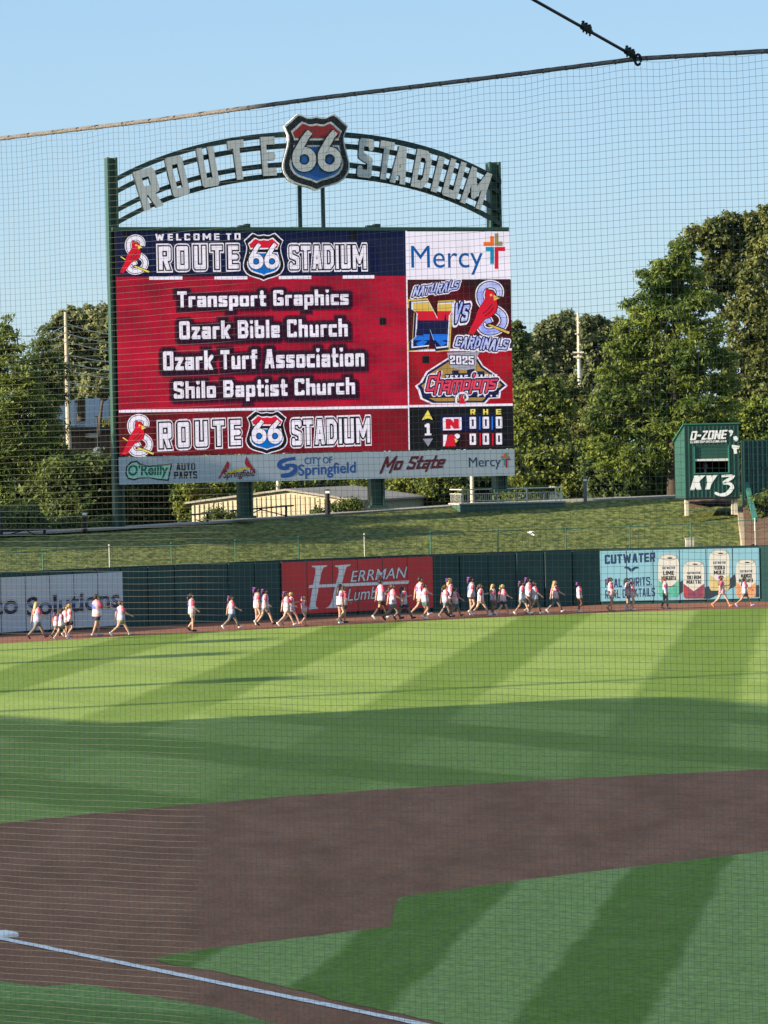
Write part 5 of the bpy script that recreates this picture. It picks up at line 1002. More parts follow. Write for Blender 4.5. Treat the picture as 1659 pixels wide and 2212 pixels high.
def leaves(lobes, n, size, style, density=1.0):
    """lobes: world (cx, cy, cz, rx, ry, rz); leaf cards in clumps spread through each lobe, thicker near its skin"""
    n = int(n * 1.75); size = size * .74; vol = np.array([max(.05, l[3] * l[5]) for l in lobes]); cnt = np.maximum(60, (n * vol / vol.sum())).astype(int); C = []; Nn = []
    for l, m in zip(lobes, cnt):
        per = 26; k = max(3, m // per); d = RNG.normal(size=(k, 3)); d /= np.linalg.norm(d, axis=1)[:, None]
        r = RNG.uniform(.25, 1.0, size=k) ** .40 * RNG.uniform(.80, 1.20, size=k); rad = np.array(l[3:6]); c = np.array(l[:3]) + d * r[:, None] * rad
        cs = max(.15, .125 * (rad[0] * rad[1] * rad[2]) ** (1 / 3)) * RNG.uniform(.6, 1.35, size=k)
        o = RNG.normal(size=(k, per, 3)) * cs[:, None, None] * (np.array([1.25, 1.25, .55]) if style == 'pine' else np.array([1, 1, .8]))
        C.append((c[:, None, :] + o).reshape(-1, 3)); dd = np.repeat(d[:, None, :], per, 1).reshape(-1, 3); Nn.append(dd)
    C = np.concatenate(C); D = np.concatenate(Nn); m = len(C)
    nr = D * .55 + RNG.normal(size=(m, 3)) * .75 + np.array([0, 0, .35]); nr /= np.linalg.norm(nr, axis=1)[:, None]
    a = RNG.normal(size=(m, 3)) + (np.array([0, 0, .8]) if style == 'pine' else 0); a -= nr * (a * nr).sum(1)[:, None]; a /= np.linalg.norm(a, axis=1)[:, None] + 1e-9; b = np.cross(nr, a)
    s = size * RNG.uniform(.6, 1.3, size=(m, 1)); w = .30 if style == 'pine' else .62; bend = nr * s * .18
    V = np.stack([C - a * s * .5, C + b * s * w * .5 - bend * 0, C + a * s * .5 - bend, C - b * s * w * .5], 1).reshape(-1, 3)
    return V
def crown(name, V, m, parent):
    base = np.array(WL[parent.name]); V = V - base; n = len(V) // 4; me = bpy.data.meshes.new(name)
    me.vertices.add(len(V)); me.vertices.foreach_set('co', V.astype(np.float32).ravel()); me.loops.add(len(V)); me.loops.foreach_set('vertex_index', np.arange(len(V), dtype=np.int32))
    me.polygons.add(n); me.polygons.foreach_set('loop_start', np.arange(0, len(V), 4, dtype=np.int32)); me.update(); me.validate(); me.materials.append(m)
    o = bpy.data.objects.new(name, me); COL.objects.link(o); o.parent = parent; WL[o.name] = WL[parent.name]; return o
def tree(name, label, cat, group, base, Y, lob, style, leaf, n, size, r=.25, zb=None, depth=.8, limbs=True):
    b = atY(base[0], base[1], Y); zb = b.z if zb is None else zb; o = thing(name, label, cat, (b.x, b.y, zb), group); L = []
    for i, (x, y, rx, ry) in enumerate(lob):
        p = atY(x, y, Y); k = Y / F; dy = (((i * 37) % 11) / 11 - .5) * rx * k * 1.1; L.append((p.x, p.y + dy, p.z, rx * k, max(rx * depth, ry * .5) * k, ry * k))
    crown('crown', leaves(L, n, size, style), LM[leaf], o)
    top = max(L, key=lambda l: l[2]); mb = MB(); tx = atY(base[0], base[1], Y); pth = [Vector((b.x, b.y, zb - .4))]; H_ = top[2] + top[5] * .55
    for k in range(1, 6): t_ = k / 5; pth.append(Vector((b.x + (top[0] - b.x) * t_ ** 1.6, b.y + .12 * math.sin(k * 2), zb + (H_ - zb) * t_)))
    mb.tube(pth, [r * (1 - .88 * k / 5) for k in range(6)], 9)
    if limbs:
        for l in L:
            t_ = max(.12, min(.85, (l[2] - zb) / max(.1, H_ - zb) * .82)); i0 = min(4, int(t_ * 5)); a = pth[i0].lerp(pth[i0 + 1], t_ * 5 - i0); e_ = Vector(l[:3]); m_ = a.lerp(e_, .5) + Vector((0, 0, .12 * (e_ - a).length)); mb.tube([a, m_, e_], [r * .34, r * .2, r * .05], 6)
    obj('trunk', mb, M_BARK, o, smooth=True); return o
TG = 'trees beyond the outfield'
tree('pine_tree', 'dark feathery pine at the left edge, tallest tip left of the utility pole', 'tree', TG, (-12, 1165), 182, [(13, 705, 14, 38), (8, 745, 40, 40), (-30, 790, 60, 70), (45, 800, 42, 50), (15, 860, 75, 60), (70, 885, 55, 40), (-20, 960, 90, 80), (60, 955, 70, 50), (105, 925, 35, 22), (95, 1000, 75, 48), (30, 1040, 90, 60), (140, 985, 30, 24), (-40, 1080, 70, 60)], 'pine', 'pine', 17000, .42, .34)
tree('pine_tree', 'smaller pine tip between the left edge pine and the utility pole', 'tree', TG, (95, 1060), 205, [(93, 726, 13, 24), (90, 760, 30, 34), (100, 805, 45, 42), (70, 830, 40, 40), (95, 870, 50, 45), (90, 940, 50, 60)], 'pine', 'dark', 5200, .42, .22)
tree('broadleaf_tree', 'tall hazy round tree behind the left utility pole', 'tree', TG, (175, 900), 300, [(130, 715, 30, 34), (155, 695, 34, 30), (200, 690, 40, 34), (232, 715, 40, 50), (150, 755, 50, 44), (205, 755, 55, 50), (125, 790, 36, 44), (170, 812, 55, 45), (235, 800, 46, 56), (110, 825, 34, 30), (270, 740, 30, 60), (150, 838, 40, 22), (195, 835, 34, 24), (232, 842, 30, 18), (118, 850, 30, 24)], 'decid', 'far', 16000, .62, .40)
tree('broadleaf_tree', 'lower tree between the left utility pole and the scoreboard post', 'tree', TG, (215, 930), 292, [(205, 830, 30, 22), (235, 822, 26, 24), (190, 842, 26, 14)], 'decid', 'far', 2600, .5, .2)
tree('broadleaf_tree', 'spreading dark tree under the bottom left corner of the scoreboard', 'tree', TG, (205, 1152), 180, [(140, 1030, 60, 42), (195, 1020, 60, 40), (120, 1075, 60, 36), (180, 1080, 70, 40), (245, 1075, 50, 48), (215, 1040, 40, 30), (160, 1115, 70, 30), (230, 1125, 40, 26), (70, 1060, 40, 40)], 'decid', 'dark', 12000, .36, .25)
tree('broadleaf_tree', 'dark tree behind the first two scoreboard posts', 'tree', TG, (345, 1135), 186, [(290, 1075, 44, 46), (340, 1065, 50, 40), (385, 1075, 38, 44), (310, 1115, 60, 30), (370, 1115, 44, 28), (300, 1035, 40, 24), (375, 1040, 34, 24)], 'decid', 'dark', 7000, .34, .22)
SG = 'shrubs beside the berm path'
def shrub(label, base, Y, lob, leaf, n, size=.26, group=SG, name='shrub'): return tree(name, label, 'shrub', group, base, Y, lob, 'decid', leaf, n, size, .06, depth=.9)
shrub('pale green bush at the left edge of the berm path', (40, 1162), 162, [(30, 1125, 28, 22), (62, 1115, 24, 24), (85, 1130, 18, 16), (45, 1145, 34, 14), (12, 1120, 18, 22)], 'pale', 3000)
shrub('low pale bush left of the black path bollard', (140, 1156), 163, [(140, 1138, 22, 12), (165, 1133, 16, 14), (120, 1146, 16, 8)], 'pale', 1500, .22)
shrub('low pale bush right of the black path bollard', (215, 1150), 164, [(203, 1138, 14, 10), (222, 1140, 16, 9), (236, 1128, 10, 9)], 'pale', 1000, .22)
shrub('yellow green bush at the left end of the cream shed', (400, 1125), 180, [(395, 1070, 22, 26), (410, 1050, 30, 24), (430, 1064, 26, 20), (398, 1104, 20, 24)], 'hedge', 2600)
shrub('sunlit hedge bush above the left part of the shed roof', (480, 1090), 196, [(455, 1055, 26, 20), (490, 1052, 30, 20), (525, 1052, 26, 22), (560, 1052, 26, 20)], 'hedge', 3200)
shrub('bush behind the cream column above the shed', (625, 1080), 205, [(590, 1046, 22, 22), (625, 1044, 26, 20), (655, 1046, 22, 18)], 'hedge', 2400)
shrub('bright hedge bush behind the shed gable', (715, 1070), 207, [(690, 1045, 26, 18), (725, 1042, 28, 18), (755, 1048, 26, 20)], 'hedge', 2600)
shrub('dark creeper tangle in front of the shed wall, under a drink rail', (490, 1128), 170, [(462, 1112, 12, 10), (478, 1116, 14, 10), (505, 1118, 16, 8), (455, 1122, 14, 7)], 'dark', 900, .2)
shrub('low dark shrub beside the black bollard and the shed', (735, 1104), 172, [(725, 1097, 16, 8), (750, 1092, 16, 9), (690, 1106, 18, 5), (770, 1092, 14, 10)], 'dark', 1000, .2)
shrub('leafy bush at the right end of the shed', (790, 1095), 184, [(778, 1068, 18, 22), (795, 1050, 20, 22), (782, 1040, 16, 14)], 'hedge', 1800)
shrub('tall sunlit bush right of the third scoreboard post', (870, 1100), 184, [(850, 1060, 26, 30), (885, 1052, 30, 28), (865, 1085, 36, 16), (905, 1078, 26, 18)], 'hedge', 3600)
shrub('sunlit bush below the scoreboard banner, left of the platform', (945, 1095), 183, [(930, 1050, 28, 24), (960, 1048, 26, 26), (945, 1078, 34, 18), (985, 1062, 22, 24)], 'hedge', 3400)
shrub('dark bush behind the platform railing', (1040, 1090), 184, [(1010, 1050, 28, 26), (1045, 1050, 28, 26), (1080, 1052, 24, 26), (1040, 1080, 50, 16)], 'dark', 3200)
shrub('bright thin bush right of the last scoreboard post', (1110, 1085), 182, [(1112, 1000, 18, 24), (1120, 1030, 22, 24), (1110, 1060, 26, 22), (1140, 1052, 24, 26)], 'hedge', 2800)
tree('conifer_tree', 'dark blue green tree right beside the scoreboard', 'tree', TG, (1120, 900), 232, [(1112, 716, 18, 22), (1122, 740, 24, 26), (1112, 780, 34, 34), (1130, 810, 34, 40), (1108, 840, 30, 40)], 'decid', 'dark', 4600, .42, .22)
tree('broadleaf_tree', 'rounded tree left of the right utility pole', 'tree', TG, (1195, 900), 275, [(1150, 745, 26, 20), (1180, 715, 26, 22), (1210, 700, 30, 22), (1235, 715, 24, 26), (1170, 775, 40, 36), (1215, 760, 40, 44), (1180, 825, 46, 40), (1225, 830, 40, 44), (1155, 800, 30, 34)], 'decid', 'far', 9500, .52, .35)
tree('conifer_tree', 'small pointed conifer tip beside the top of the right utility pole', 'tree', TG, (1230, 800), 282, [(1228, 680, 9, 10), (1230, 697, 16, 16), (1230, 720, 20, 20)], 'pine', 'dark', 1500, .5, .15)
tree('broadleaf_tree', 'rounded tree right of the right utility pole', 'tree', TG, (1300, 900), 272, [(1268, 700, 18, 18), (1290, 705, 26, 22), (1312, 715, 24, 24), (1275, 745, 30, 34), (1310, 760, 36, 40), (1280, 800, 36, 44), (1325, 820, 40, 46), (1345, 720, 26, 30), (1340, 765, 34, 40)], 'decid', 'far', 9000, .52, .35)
tree('broadleaf_tree', 'mid green leafy tree below the right utility pole', 'tree', TG, (1165, 1070), 208, [(1140, 860, 34, 28), (1180, 842, 36, 26), (1160, 900, 50, 38), (1205, 880, 36, 34), (1140, 940, 40, 40), (1190, 940, 44, 36), (1130, 985, 34, 36)], 'decid', 'hedge', 8500, .36, .22)
tree('broadleaf_tree', 'leafy tree at the foot of the right utility pole', 'tree', TG, (1250, 1070), 212, [(1225, 850, 28, 24), (1255, 865, 32, 28), (1240, 905, 46, 34), (1280, 900, 34, 34), (1225, 960, 40, 34), (1270, 955, 44, 36), (1245, 1000, 44, 30)], 'decid', 'decid', 7500, .36, .22)
tree('broadleaf_tree', 'dark tree above the railed platform', 'tree', TG, (1180, 1075), 194, [(1165, 1000, 34, 30), (1200, 1010, 36, 34), (1180, 1045, 40, 24), (1235, 1040, 36, 34), (1215, 985, 30, 24)], 'decid', 'hedge', 5200, .32, .16)
tree('broadleaf_tree', 'dark bushy tree behind the grey bollard', 'tree', TG, (1320, 1075), 192, [(1285, 1010, 32, 34), (1320, 1020, 36, 34), (1300, 1052, 44, 22), (1355, 1040, 34, 30), (1340, 985, 34, 30)], 'decid', 'dark', 5200, .32, .16)
tree('pine_tree', 'big broad pine left of the camera hut, its trunk bare at the foot', 'tree', TG, (1456, 1072), 181, [(1464, 545, 16, 26), (1450, 575, 40, 22), (1480, 600, 46, 24), (1418, 612, 34, 18), (1395, 590, 18, 10), (1440, 640, 60, 26), (1500, 655, 52, 26), (1400, 672, 46, 20), (1362, 655, 22, 10), (1450, 690, 70, 30), (1372, 708, 50, 24), (1520, 715, 50, 28), (1345, 748, 40, 24), (1420, 745, 70, 30), (1490, 765, 70, 32), (1550, 775, 42, 24), (1380, 800, 70, 30), (1320, 810, 34, 26), (1460, 825, 80, 32), (1560, 830, 44, 26), (1340, 860, 60, 28), (1425, 880, 70, 30), (1520, 880, 66, 28), (1300, 905, 38, 26), (1370, 925, 66, 30), (1450, 925, 60, 24), (1545, 920, 46, 20), (1310, 965, 48, 30), (1390, 985, 64, 30), (1340, 1010, 50, 24), (1425, 1000, 40, 18), (1500, 900, 60, 24), (1555, 950, 40, 18)], 'pine', 'pine', 30000, .42, .42, depth=.7)
tree('broadleaf_tree', 'tallest tree at the right edge with a big olive green crown', 'tree', TG, (1610, 1060), 218, [(1653, 462, 26, 24), (1626, 482, 28, 24), (1578, 478, 26, 22), (1542, 490, 26, 22), (1500, 520, 36, 30), (1470, 548, 30, 26), (1440, 600, 36, 30), (1545, 530, 44, 36), (1605, 525, 44, 40), (1660, 530, 50, 50), (1580, 590, 56, 46), (1640, 610, 56, 52), (1530, 620, 50, 50), (1680, 690, 60, 60), (1610, 690, 60, 50), (1660, 780, 60, 60), (1600, 790, 54, 56), (1640, 870, 60, 56), (1690, 880, 50, 60), (1590, 880, 44, 44)], 'decid', 'decid', 27000, .42, .5)
tree('broadleaf_tree', 'lower leafy tree behind the camera hut and metal fence', 'tree', TG, (1620, 1075), 190, [(1600, 905, 34, 30), (1640, 895, 40, 34), (1615, 940, 40, 30), (1670, 930, 44, 40), (1585, 960, 24, 30)], 'decid', 'pine', 5200, .32, .2)
tree('broadleaf_tree', 'deep shade bushes under the big pine', 'tree', TG, (1400, 1076), 194, [(1375, 1045, 34, 26), (1410, 1040, 34, 28), (1440, 1050, 30, 24), (1390, 1010, 40, 26), (1480, 1030, 34, 40), (1440, 990, 34, 40), (1465, 955, 30, 34), (1430, 950, 24, 26)], 'decid', 'dark', 6500, .32, .16)
shrub('dark bush by the green padded rail at the right edge', (1650, 1100), 164, [(1640, 1088, 20, 14), (1665, 1080, 24, 18), (1655, 1105, 20, 14), (1640, 1128, 14, 10), (1668, 1130, 20, 16)], 'dark', 2000, .22)
# more trees farther back close the view behind the scoreboard and out to both sides
k_ = 0
for x, y0, Y, w in ((-150, 830, 230, 110), (-60, 860, 260, 90), (300, 900, 330, 90), (420, 880, 330, 90), (560, 870, 330, 100), (700, 880, 330, 100), (850, 880, 330, 100), (980, 870, 330, 100), (1080, 800, 330, 80), (1380, 780, 320, 80), (1450, 760, 310, 80), (1800, 600, 230, 110), (1980, 650, 240, 120)):
    lab = ('grey green tree outside the left edge of the photo', 'grey green tree mostly hidden by the left edge pine', 'far tree hidden behind the left part of the scoreboard', 'far tree behind the lower left of the scoreboard', 'far tree behind the middle of the scoreboard', 'far tree behind the centre right of the scoreboard', 'far tree behind the right screens of the scoreboard', 'far tree behind the right end of the scoreboard', 'far tree just right of the scoreboard, behind the dark conifer', 'far tree seen through gaps left of the big pine', 'far tree behind the crown of the big pine', 'tree outside the right edge of the photo', 'farthest tree outside the right edge of the photo')[k_]; k_ += 1
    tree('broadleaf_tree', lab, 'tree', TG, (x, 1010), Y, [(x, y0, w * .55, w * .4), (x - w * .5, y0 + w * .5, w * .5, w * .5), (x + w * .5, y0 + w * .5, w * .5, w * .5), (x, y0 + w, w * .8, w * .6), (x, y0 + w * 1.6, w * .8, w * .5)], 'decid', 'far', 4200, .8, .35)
# trees left of the frame that shade the top of the berm
for X, p_, h, lab in ((-40, 151.5, 16.0, 'spreading tree left of the berm, nearest the field'), (-43, 155.5, 16.8, 'spreading tree left of the berm, farthest from the field')):
    Yc = (p_ + X * sa) / ca; o = thing('broadleaf_tree', lab, 'tree', (X, Yc, 1), 'trees left of the berm')
    crown('crown', leaves([(X, Yc, h - 4, 2.6, 2.6, 3.4), (X + 1.5, Yc + 1.0, h - 1.6, 2.2, 2.2, 1.6), (X - 2, Yc - 1, h - 6, 2.6, 2.6, 2.4), (X, Yc, h - 9, 2.4, 2.4, 2.6)], 9000, .5, 'decid'), LM['dark'], o); mb = MB(); mb.tube([(X, Yc, .5), (X, Yc, h - 2)], [.35, .1], 8); obj('trunk', mb, M_BARK, o)

# ------------------------------------------------------------------ the people walking along the warning track
SKIN = [mat('skin_light', (0.50, 0.30, 0.22), .55), mat('skin_tan', (0.40, 0.22, 0.145), .55), mat('skin_brown', (0.16, 0.075, 0.045), .5)]
HAIR = {'blonde': mat('hair_blonde', (0.38, 0.25, 0.10), .5, var=.25, scale=40, obj=True), 'brown': mat('hair_brown', (0.085, 0.045, 0.026), .5, var=.25, scale=40, obj=True), 'dark': mat('hair_dark', (0.022, 0.014, 0.012), .5), 'auburn': mat('hair_auburn', (0.14, 0.055, 0.028), .5, var=.25, scale=40, obj=True)}
M_SHIRT = mat('tie_dye_white', (0.60, 0.55, 0.59), .8, scale=7.0, lo=.42, hi=.62, rgb2=(0.58, 0.22, 0.32), obj=True); M_SHIRTB = mat('tie_dye_blue', (0.54, 0.48, 0.53), .8, scale=7.5, lo=.42, hi=.64, rgb2=(0.24, 0.28, 0.50), obj=True)
M_SLEEVE = mat('pink_sleeve', (0.46, 0.055, 0.115), .8, var=.15, scale=9, obj=True); M_NUM = mat('jersey_blue', (0.06, 0.14, 0.48), .7); M_BOW = mat('purple_bow', (0.10, 0.02, 0.20), .7, scale=14, rgb2=(.24, .07, .34), obj=True); M_EYE = mat('eye_dark', (.015, .012, .012), .4); M_LIP = mat('lip', (.35, .12, .11), .5)
CLOTH = {k: mat('cloth_' + k, c, .8, var=.12, scale=12, obj=True) for k, c in dict(denim=(.10, .17, .26), slate=(.16, .20, .24), black=(.014, .014, .018), khaki=(.33, .28, .21), beige=(.42, .36, .28), navy=(.022, .04, .085), grey=(.17, .165, .16), teal=(.06, .15, .19), brown=(.075, .042, .03), white=(.6, .6, .6), charcoal=(.04, .042, .05), taupe=(.19, .145, .12)).items()}
SHOE = {k: mat('shoe_' + k, c, .5) for k, c in dict(white=(.66, .66, .65), black=(.014, .014, .016), grey=(.30, .33, .36), plum=(.12, .03, .07), red=(.45, .06, .06), tan=(.42, .25, .13), lilac=(.38, .30, .50), orange=(.62, .22, .10)).items()}
def vrot(a): return Vector((math.sin(R(a)), 0, -math.cos(R(a))))
POSES = [  # thigh, knee, foot pitch for left then right; shoulder and elbow for left then right
    (26, 6, -12, -18, 22, 38, -22, 12, 26, 22), (-18, 22, 38, 26, 6, -12, 24, 22, -20, 12), (2, 4, 0, 16, 58, 42, 6, 12, -8, 14), (16, 58, 42, 2, 4, 0, -8, 14, 8, 40),
    (32, 8, -16, -24, 26, 46, -26, 16, 30, 30), (-24, 26, 46, 32, 8, -16, 30, 70, -26, 16), (12, 10, 0, -10, 10, 14, 4, 10, 38, 60), (-10, 10, 14, 12, 10, 0, 34, 66, -4, 12)]
def joints(p):
    J = {}
    for i, sg in ((0, 1), (1, -1)):
        a, k, f = p[i * 3:i * 3 + 3]; h = Vector((0, sg * .048, .52)); kn = h + vrot(a) * .245; an = kn + vrot(a - k) * .235; d = Vector((math.cos(R(f)), 0, -math.sin(R(f)))); dn = Vector((-math.sin(R(f)), 0, -math.cos(R(f))))
        heel = an - d * .025 + dn * .030; toe = an + d * .105 + dn * .034; J[sg] = [h, kn, an, heel, toe]
    low = min(min(J[s][3].z, J[s][4].z) for s in (1, -1)) - .012; up_ = Vector((0, 0, -low))
    for s in (1, -1): J[s] = [v + up_ for v in J[s]]
    for i, sg in ((0, 1), (1, -1)):
        s, e = p[6 + i * 2:8 + i * 2]; sh = Vector((-.005, sg * .098, .805)) + up_; el = sh + vrot(s) * .165 + Vector((0, sg * .022, 0)); wr = el + vrot(s + e) * .135 + Vector((0, -sg * .004, 0)); J[('arm', sg)] = [sh, el, wr, vrot(s + e)]
    J['up'] = up_; return J
def body_mesh(J):
    V = []; E = []; Rr = []
    def add(v, r, par=None):
        V.append(tuple(v)); Rr.append(r)
        if par is not None: E.append((par, len(V) - 1))
        return len(V) - 1
    u = J['up']; pel = add(Vector((0, 0, .53)) + u, .072); sp = add(Vector((-.002, 0, .63)) + u, .066, pel); chv = add(Vector((0, 0, .73)) + u, .072, sp); nb = add(Vector((-.004, 0, .815)) + u, .046, chv); nk = add(Vector((.002, 0, .855)) + u, .026, nb)
    hl = add(Vector((.010, 0, .888)) + u, .038, nk); hm = add(Vector((.012, 0, .930)) + u, .055, hl); add(Vector((.006, 0, .968)) + u, .040, hm)
    for sg in (1, -1):
        h, kn, an, heel, toe = J[sg]; a = add(h, .054, pel); b = add(h.lerp(kn, .5), .044, a); c = add(kn, .033, b); d = add(kn.lerp(an, .35), .032, c); e = add(an, .020, d); add(heel.lerp(toe, .55), .019, e)
        sh, el, wr, dr = J[('arm', sg)]; a = add(sh, .032, nb); b = add(el, .022, a); c = add(el.lerp(wr, .4), .021, b); d = add(wr, .014, c); pm_ = add(wr + dr * .035, .017, d)
        side = Vector((0, 1, 0)); fw = dr.cross(side).normalized()
        for q, (o, ln) in enumerate(((-.012, .036), (-.004, .042), (.004, .040), (.012, .032))):
            f1 = add(wr + dr * .055 + fw * o * 1.1, .0058, pm_); add(wr + dr * (.055 + ln) + fw * o * 1.3 - side * sg * .008, .0046, f1)
        f1 = add(wr + dr * .036 + fw * .022, .0062, pm_); add(wr + dr * .058 + fw * .030, .005, f1)
    me = bpy.data.meshes.new('body'); me.from_pydata(V, E, []); o = bpy.data.objects.new('tmp', me); COL.objects.link(o)
    o.modifiers.new('s', 'SKIN'); sk = me.skin_vertices[0].data
    for i, r in enumerate(Rr): sk[i].radius = (r, r); sk[i].use_root = (i == 0)
    sm = o.modifiers.new('d', 'SUBSURF'); sm.levels = 1; bpy.context.view_layer.update()
    ev = o.evaluated_get(bpy.context.evaluated_depsgraph_get()); m2 = bpy.data.meshes.new_from_object(ev); bpy.data.objects.remove(o); bpy.data.meshes.remove(me)
    # face: nose, ears, eyes and mouth joined to the same mesh
    mb = MB(); mb.loft([[Vector(v) + u for v in r_] for r_ in ([(.060, .008, .915), (.060, -.008, .915), (.062, 0, .942)], [(.082, .004, .916), (.082, -.004, .916), (.068, 0, .940)])])
    for sg in (1, -1): mb.ellipsoid(Vector((.008, sg * .056, .930)) + u, .011, .006, .018, 8, 5)
    for sg in (1, -1): mb.ellipsoid(Vector((.058, sg * .021, .940)) + u, .007, .008, .006, 8, 5, 1)
    mb.ellipsoid(Vector((.056, 0, .901)) + u, .008, .015, .004, 8, 4, 2)
    bm = bmesh.new(); bm.from_mesh(m2); off = len(bm.verts); vs = [bm.verts.new(v) for v in mb.v]
    for f, mi in zip(mb.f, mb.m):
        try: ff = bm.faces.new([vs[i] for i in f]); ff.material_index = mi
        except ValueError: pass
    bmesh.ops.recalc_face_normals(bm, faces=bm.faces); bm.to_mesh(m2); bm.free(); m2.polygons.foreach_set('use_smooth', [True] * len(m2.polygons)); m2.name = 'body'
    return m2
def ring(c, rx, ry, n=14): return [Vector(c) + Vector((rx * math.cos(2 * math.pi * j / n), ry * math.sin(2 * math.pi * j / n), 0)) for j in range(n)]
def lmesh(name, mb, mats):
    me = bpy.data.meshes.new(name); me.from_pydata([tuple(v) for v in mb.v], [], mb.f)
    for m in mats: me.materials.append(m)
    me.polygons.foreach_set('material_index', mb.m); bm = bmesh.new(); bm.from_mesh(me); bmesh.ops.recalc_face_normals(bm, faces=bm.faces); bm.to_mesh(me); bm.free(); me.polygons.foreach_set('use_smooth', [True] * len(me.polygons)); return me
PROTO = []
for p in POSES:
    J = joints(p); u = J['up']; d = {'up': u, 'body': body_mesh(J)}
    for m in (SKIN[0], M_EYE, M_LIP): d['body'].materials.append(m)
    mb = MB(); mb.loft([ring(Vector((x, 0, z)) + u, rx, ry) for x, z, rx, ry in ((-.002, .842, .036, .040), (-.006, .828, .056, .085), (-.004, .800, .074, .118), (0, .74, .084, .120), (0, .64, .080, .112), (.002, .56, .088, .118), (.004, .475, .098, .130), (.004, .468, .092, .124))])
    d['shirt'] = lmesh('shirt', mb, [M_SHIRT])
    for sg in (1, -1):
        sh, el, wr, dr = J[('arm', sg)]; mb = MB(); mb.tube([sh + Vector((0, -sg * .02, .012)), sh.lerp(el, .3), sh.lerp(el, .78), sh.lerp(el, .80)], [.036, .043, .046, .040], 12); d[('sleeve', sg)] = lmesh('sleeve', mb, [M_SLEEVE])
    for nm, fr in (('short', .62), ('brief', .36)):
        mb = MB(); mb.loft([ring(Vector((0, 0, z)) + u, rx, ry) for z, rx, ry in ((.56, .074, .100), (.50, .088, .112), (.455, .085, .110), (.435, .06, .09))])
        for sg in (1, -1): h, kn = J[sg][0], J[sg][1]; mb.tube([h + Vector((0, 0, .01)), h.lerp(kn, fr * .5), h.lerp(kn, fr), h.lerp(kn, fr + .01)], [.066, .064, .062, .055], 12)
        d[nm] = lmesh('shorts', mb, [CLOTH['navy']])
    mb = MB()
    for sg in (1, -1): h, kn, an = J[sg][:3]; mb.tube([h, h.lerp(kn, .5), kn, kn.lerp(an, .35), kn.lerp(an, .93)], [.060, .051, .039, .038, .027], 12)
    d['leggings'] = lmesh('leggings', mb, [CLOTH['grey']])
    for sg in (1, -1):
        h, kn, an, heel, toe = J[sg]; dirv = (toe - heel).normalized(); mb = MB(); upv = Vector((-dirv.z, 0, dirv.x))
        if upv.z < 0: upv = -upv
        mb.tube([heel - dirv * .008 + upv * .012, heel + dirv * .012 + upv * .016, heel.lerp(toe, .5) + upv * .014, heel.lerp(toe, .85) + upv * .010, toe + dirv * .008 + upv * .008], [.016, .028, .028, .026, .012], 10); mb.tube([heel.lerp(toe, .2) + upv * .01, an + upv * .0], [.026, .024], 10); d[('shoe', sg)] = lmesh('shoe', mb, [SHOE['white']])
    def cap(mb): mb.ellipsoid(Vector((-.004, 0, .941)) + u, .064, .060, .052, 14, 9, 0, -.15); mb.ellipsoid(Vector((-.024, 0, .918)) + u, .044, .056, .048, 12, 8)
    mb = MB(); cap(mb); d['short_hair'] = lmesh('hair', mb, [HAIR['dark']])
    mb = MB(); cap(mb); mb.tube([Vector(v) + u for v in ((-.055, 0, .955), (-.088, 0, .945), (-.100, 0, .89), (-.095, 0, .82), (-.098, 0, .75))], [.016, .024, .027, .022, .006], 10); d['pony'] = lmesh('hair', mb, [HAIR['dark']])
    mb = MB(); cap(mb); mb.loft([ring(Vector((x, 0, z)) + u, rx, ry, 12) for x, z, rx, ry in ((-.020, .945, .045, .060), (-.040, .88, .044, .064), (-.066, .80, .034, .064), (-.090, .72, .022, .052), (-.094, .69, .008, .03))]); d['long'] = lmesh('hair', mb, [HAIR['dark']])
    mb = MB(); cap(mb); mb.ellipsoid(Vector((-.058, 0, .975)) + u, .030, .030, .028, 10, 7); d['bun'] = lmesh('hair', mb, [HAIR['dark']])
    mb = MB()
    for sg in (1, -1): mb.ellipsoid(Vector((-.076, sg * .038, .968)) + u, .018, .032, .023, 10, 7); mb.tube([Vector((-.080, sg * .010, .958)) + u, Vector((-.094, sg * .030, .90)) + u], [.010, .020], 6)
    mb.ellipsoid(Vector((-.082, 0, .966)) + u, .018, .016, .018, 8, 6); d['bow'] = lmesh('bow', mb, [M_BOW])
    PROTO.append(d)
def number_mesh(body, u):
    X, Y, D = field(body, .24, 20, .12, False); ins = D < 0; mb = MB(); h = .025; x0, x1 = X[ins].min(), X[ins].max()
    for a, b, c, d_ in runs(ins):
        ya, yb = X[0, a] - h - (x0 + x1) / 2, X[0, c - 1] + h - (x0 + x1) / 2; za, zb = Y[b, 0] - h, Y[d_ - 1, 0] + h
        q = []
        for y, z in ((ya, za), (yb, za), (yb, zb), (ya, zb)): q.append(Vector((-.0885 + (y * .115) ** 2 * 3.2, -y * .115, .645 + z * .115)) + u)
        mb.add(q, [(0, 1, 2, 3)])
    return lmesh('jersey_number', mb, [M_NUM])
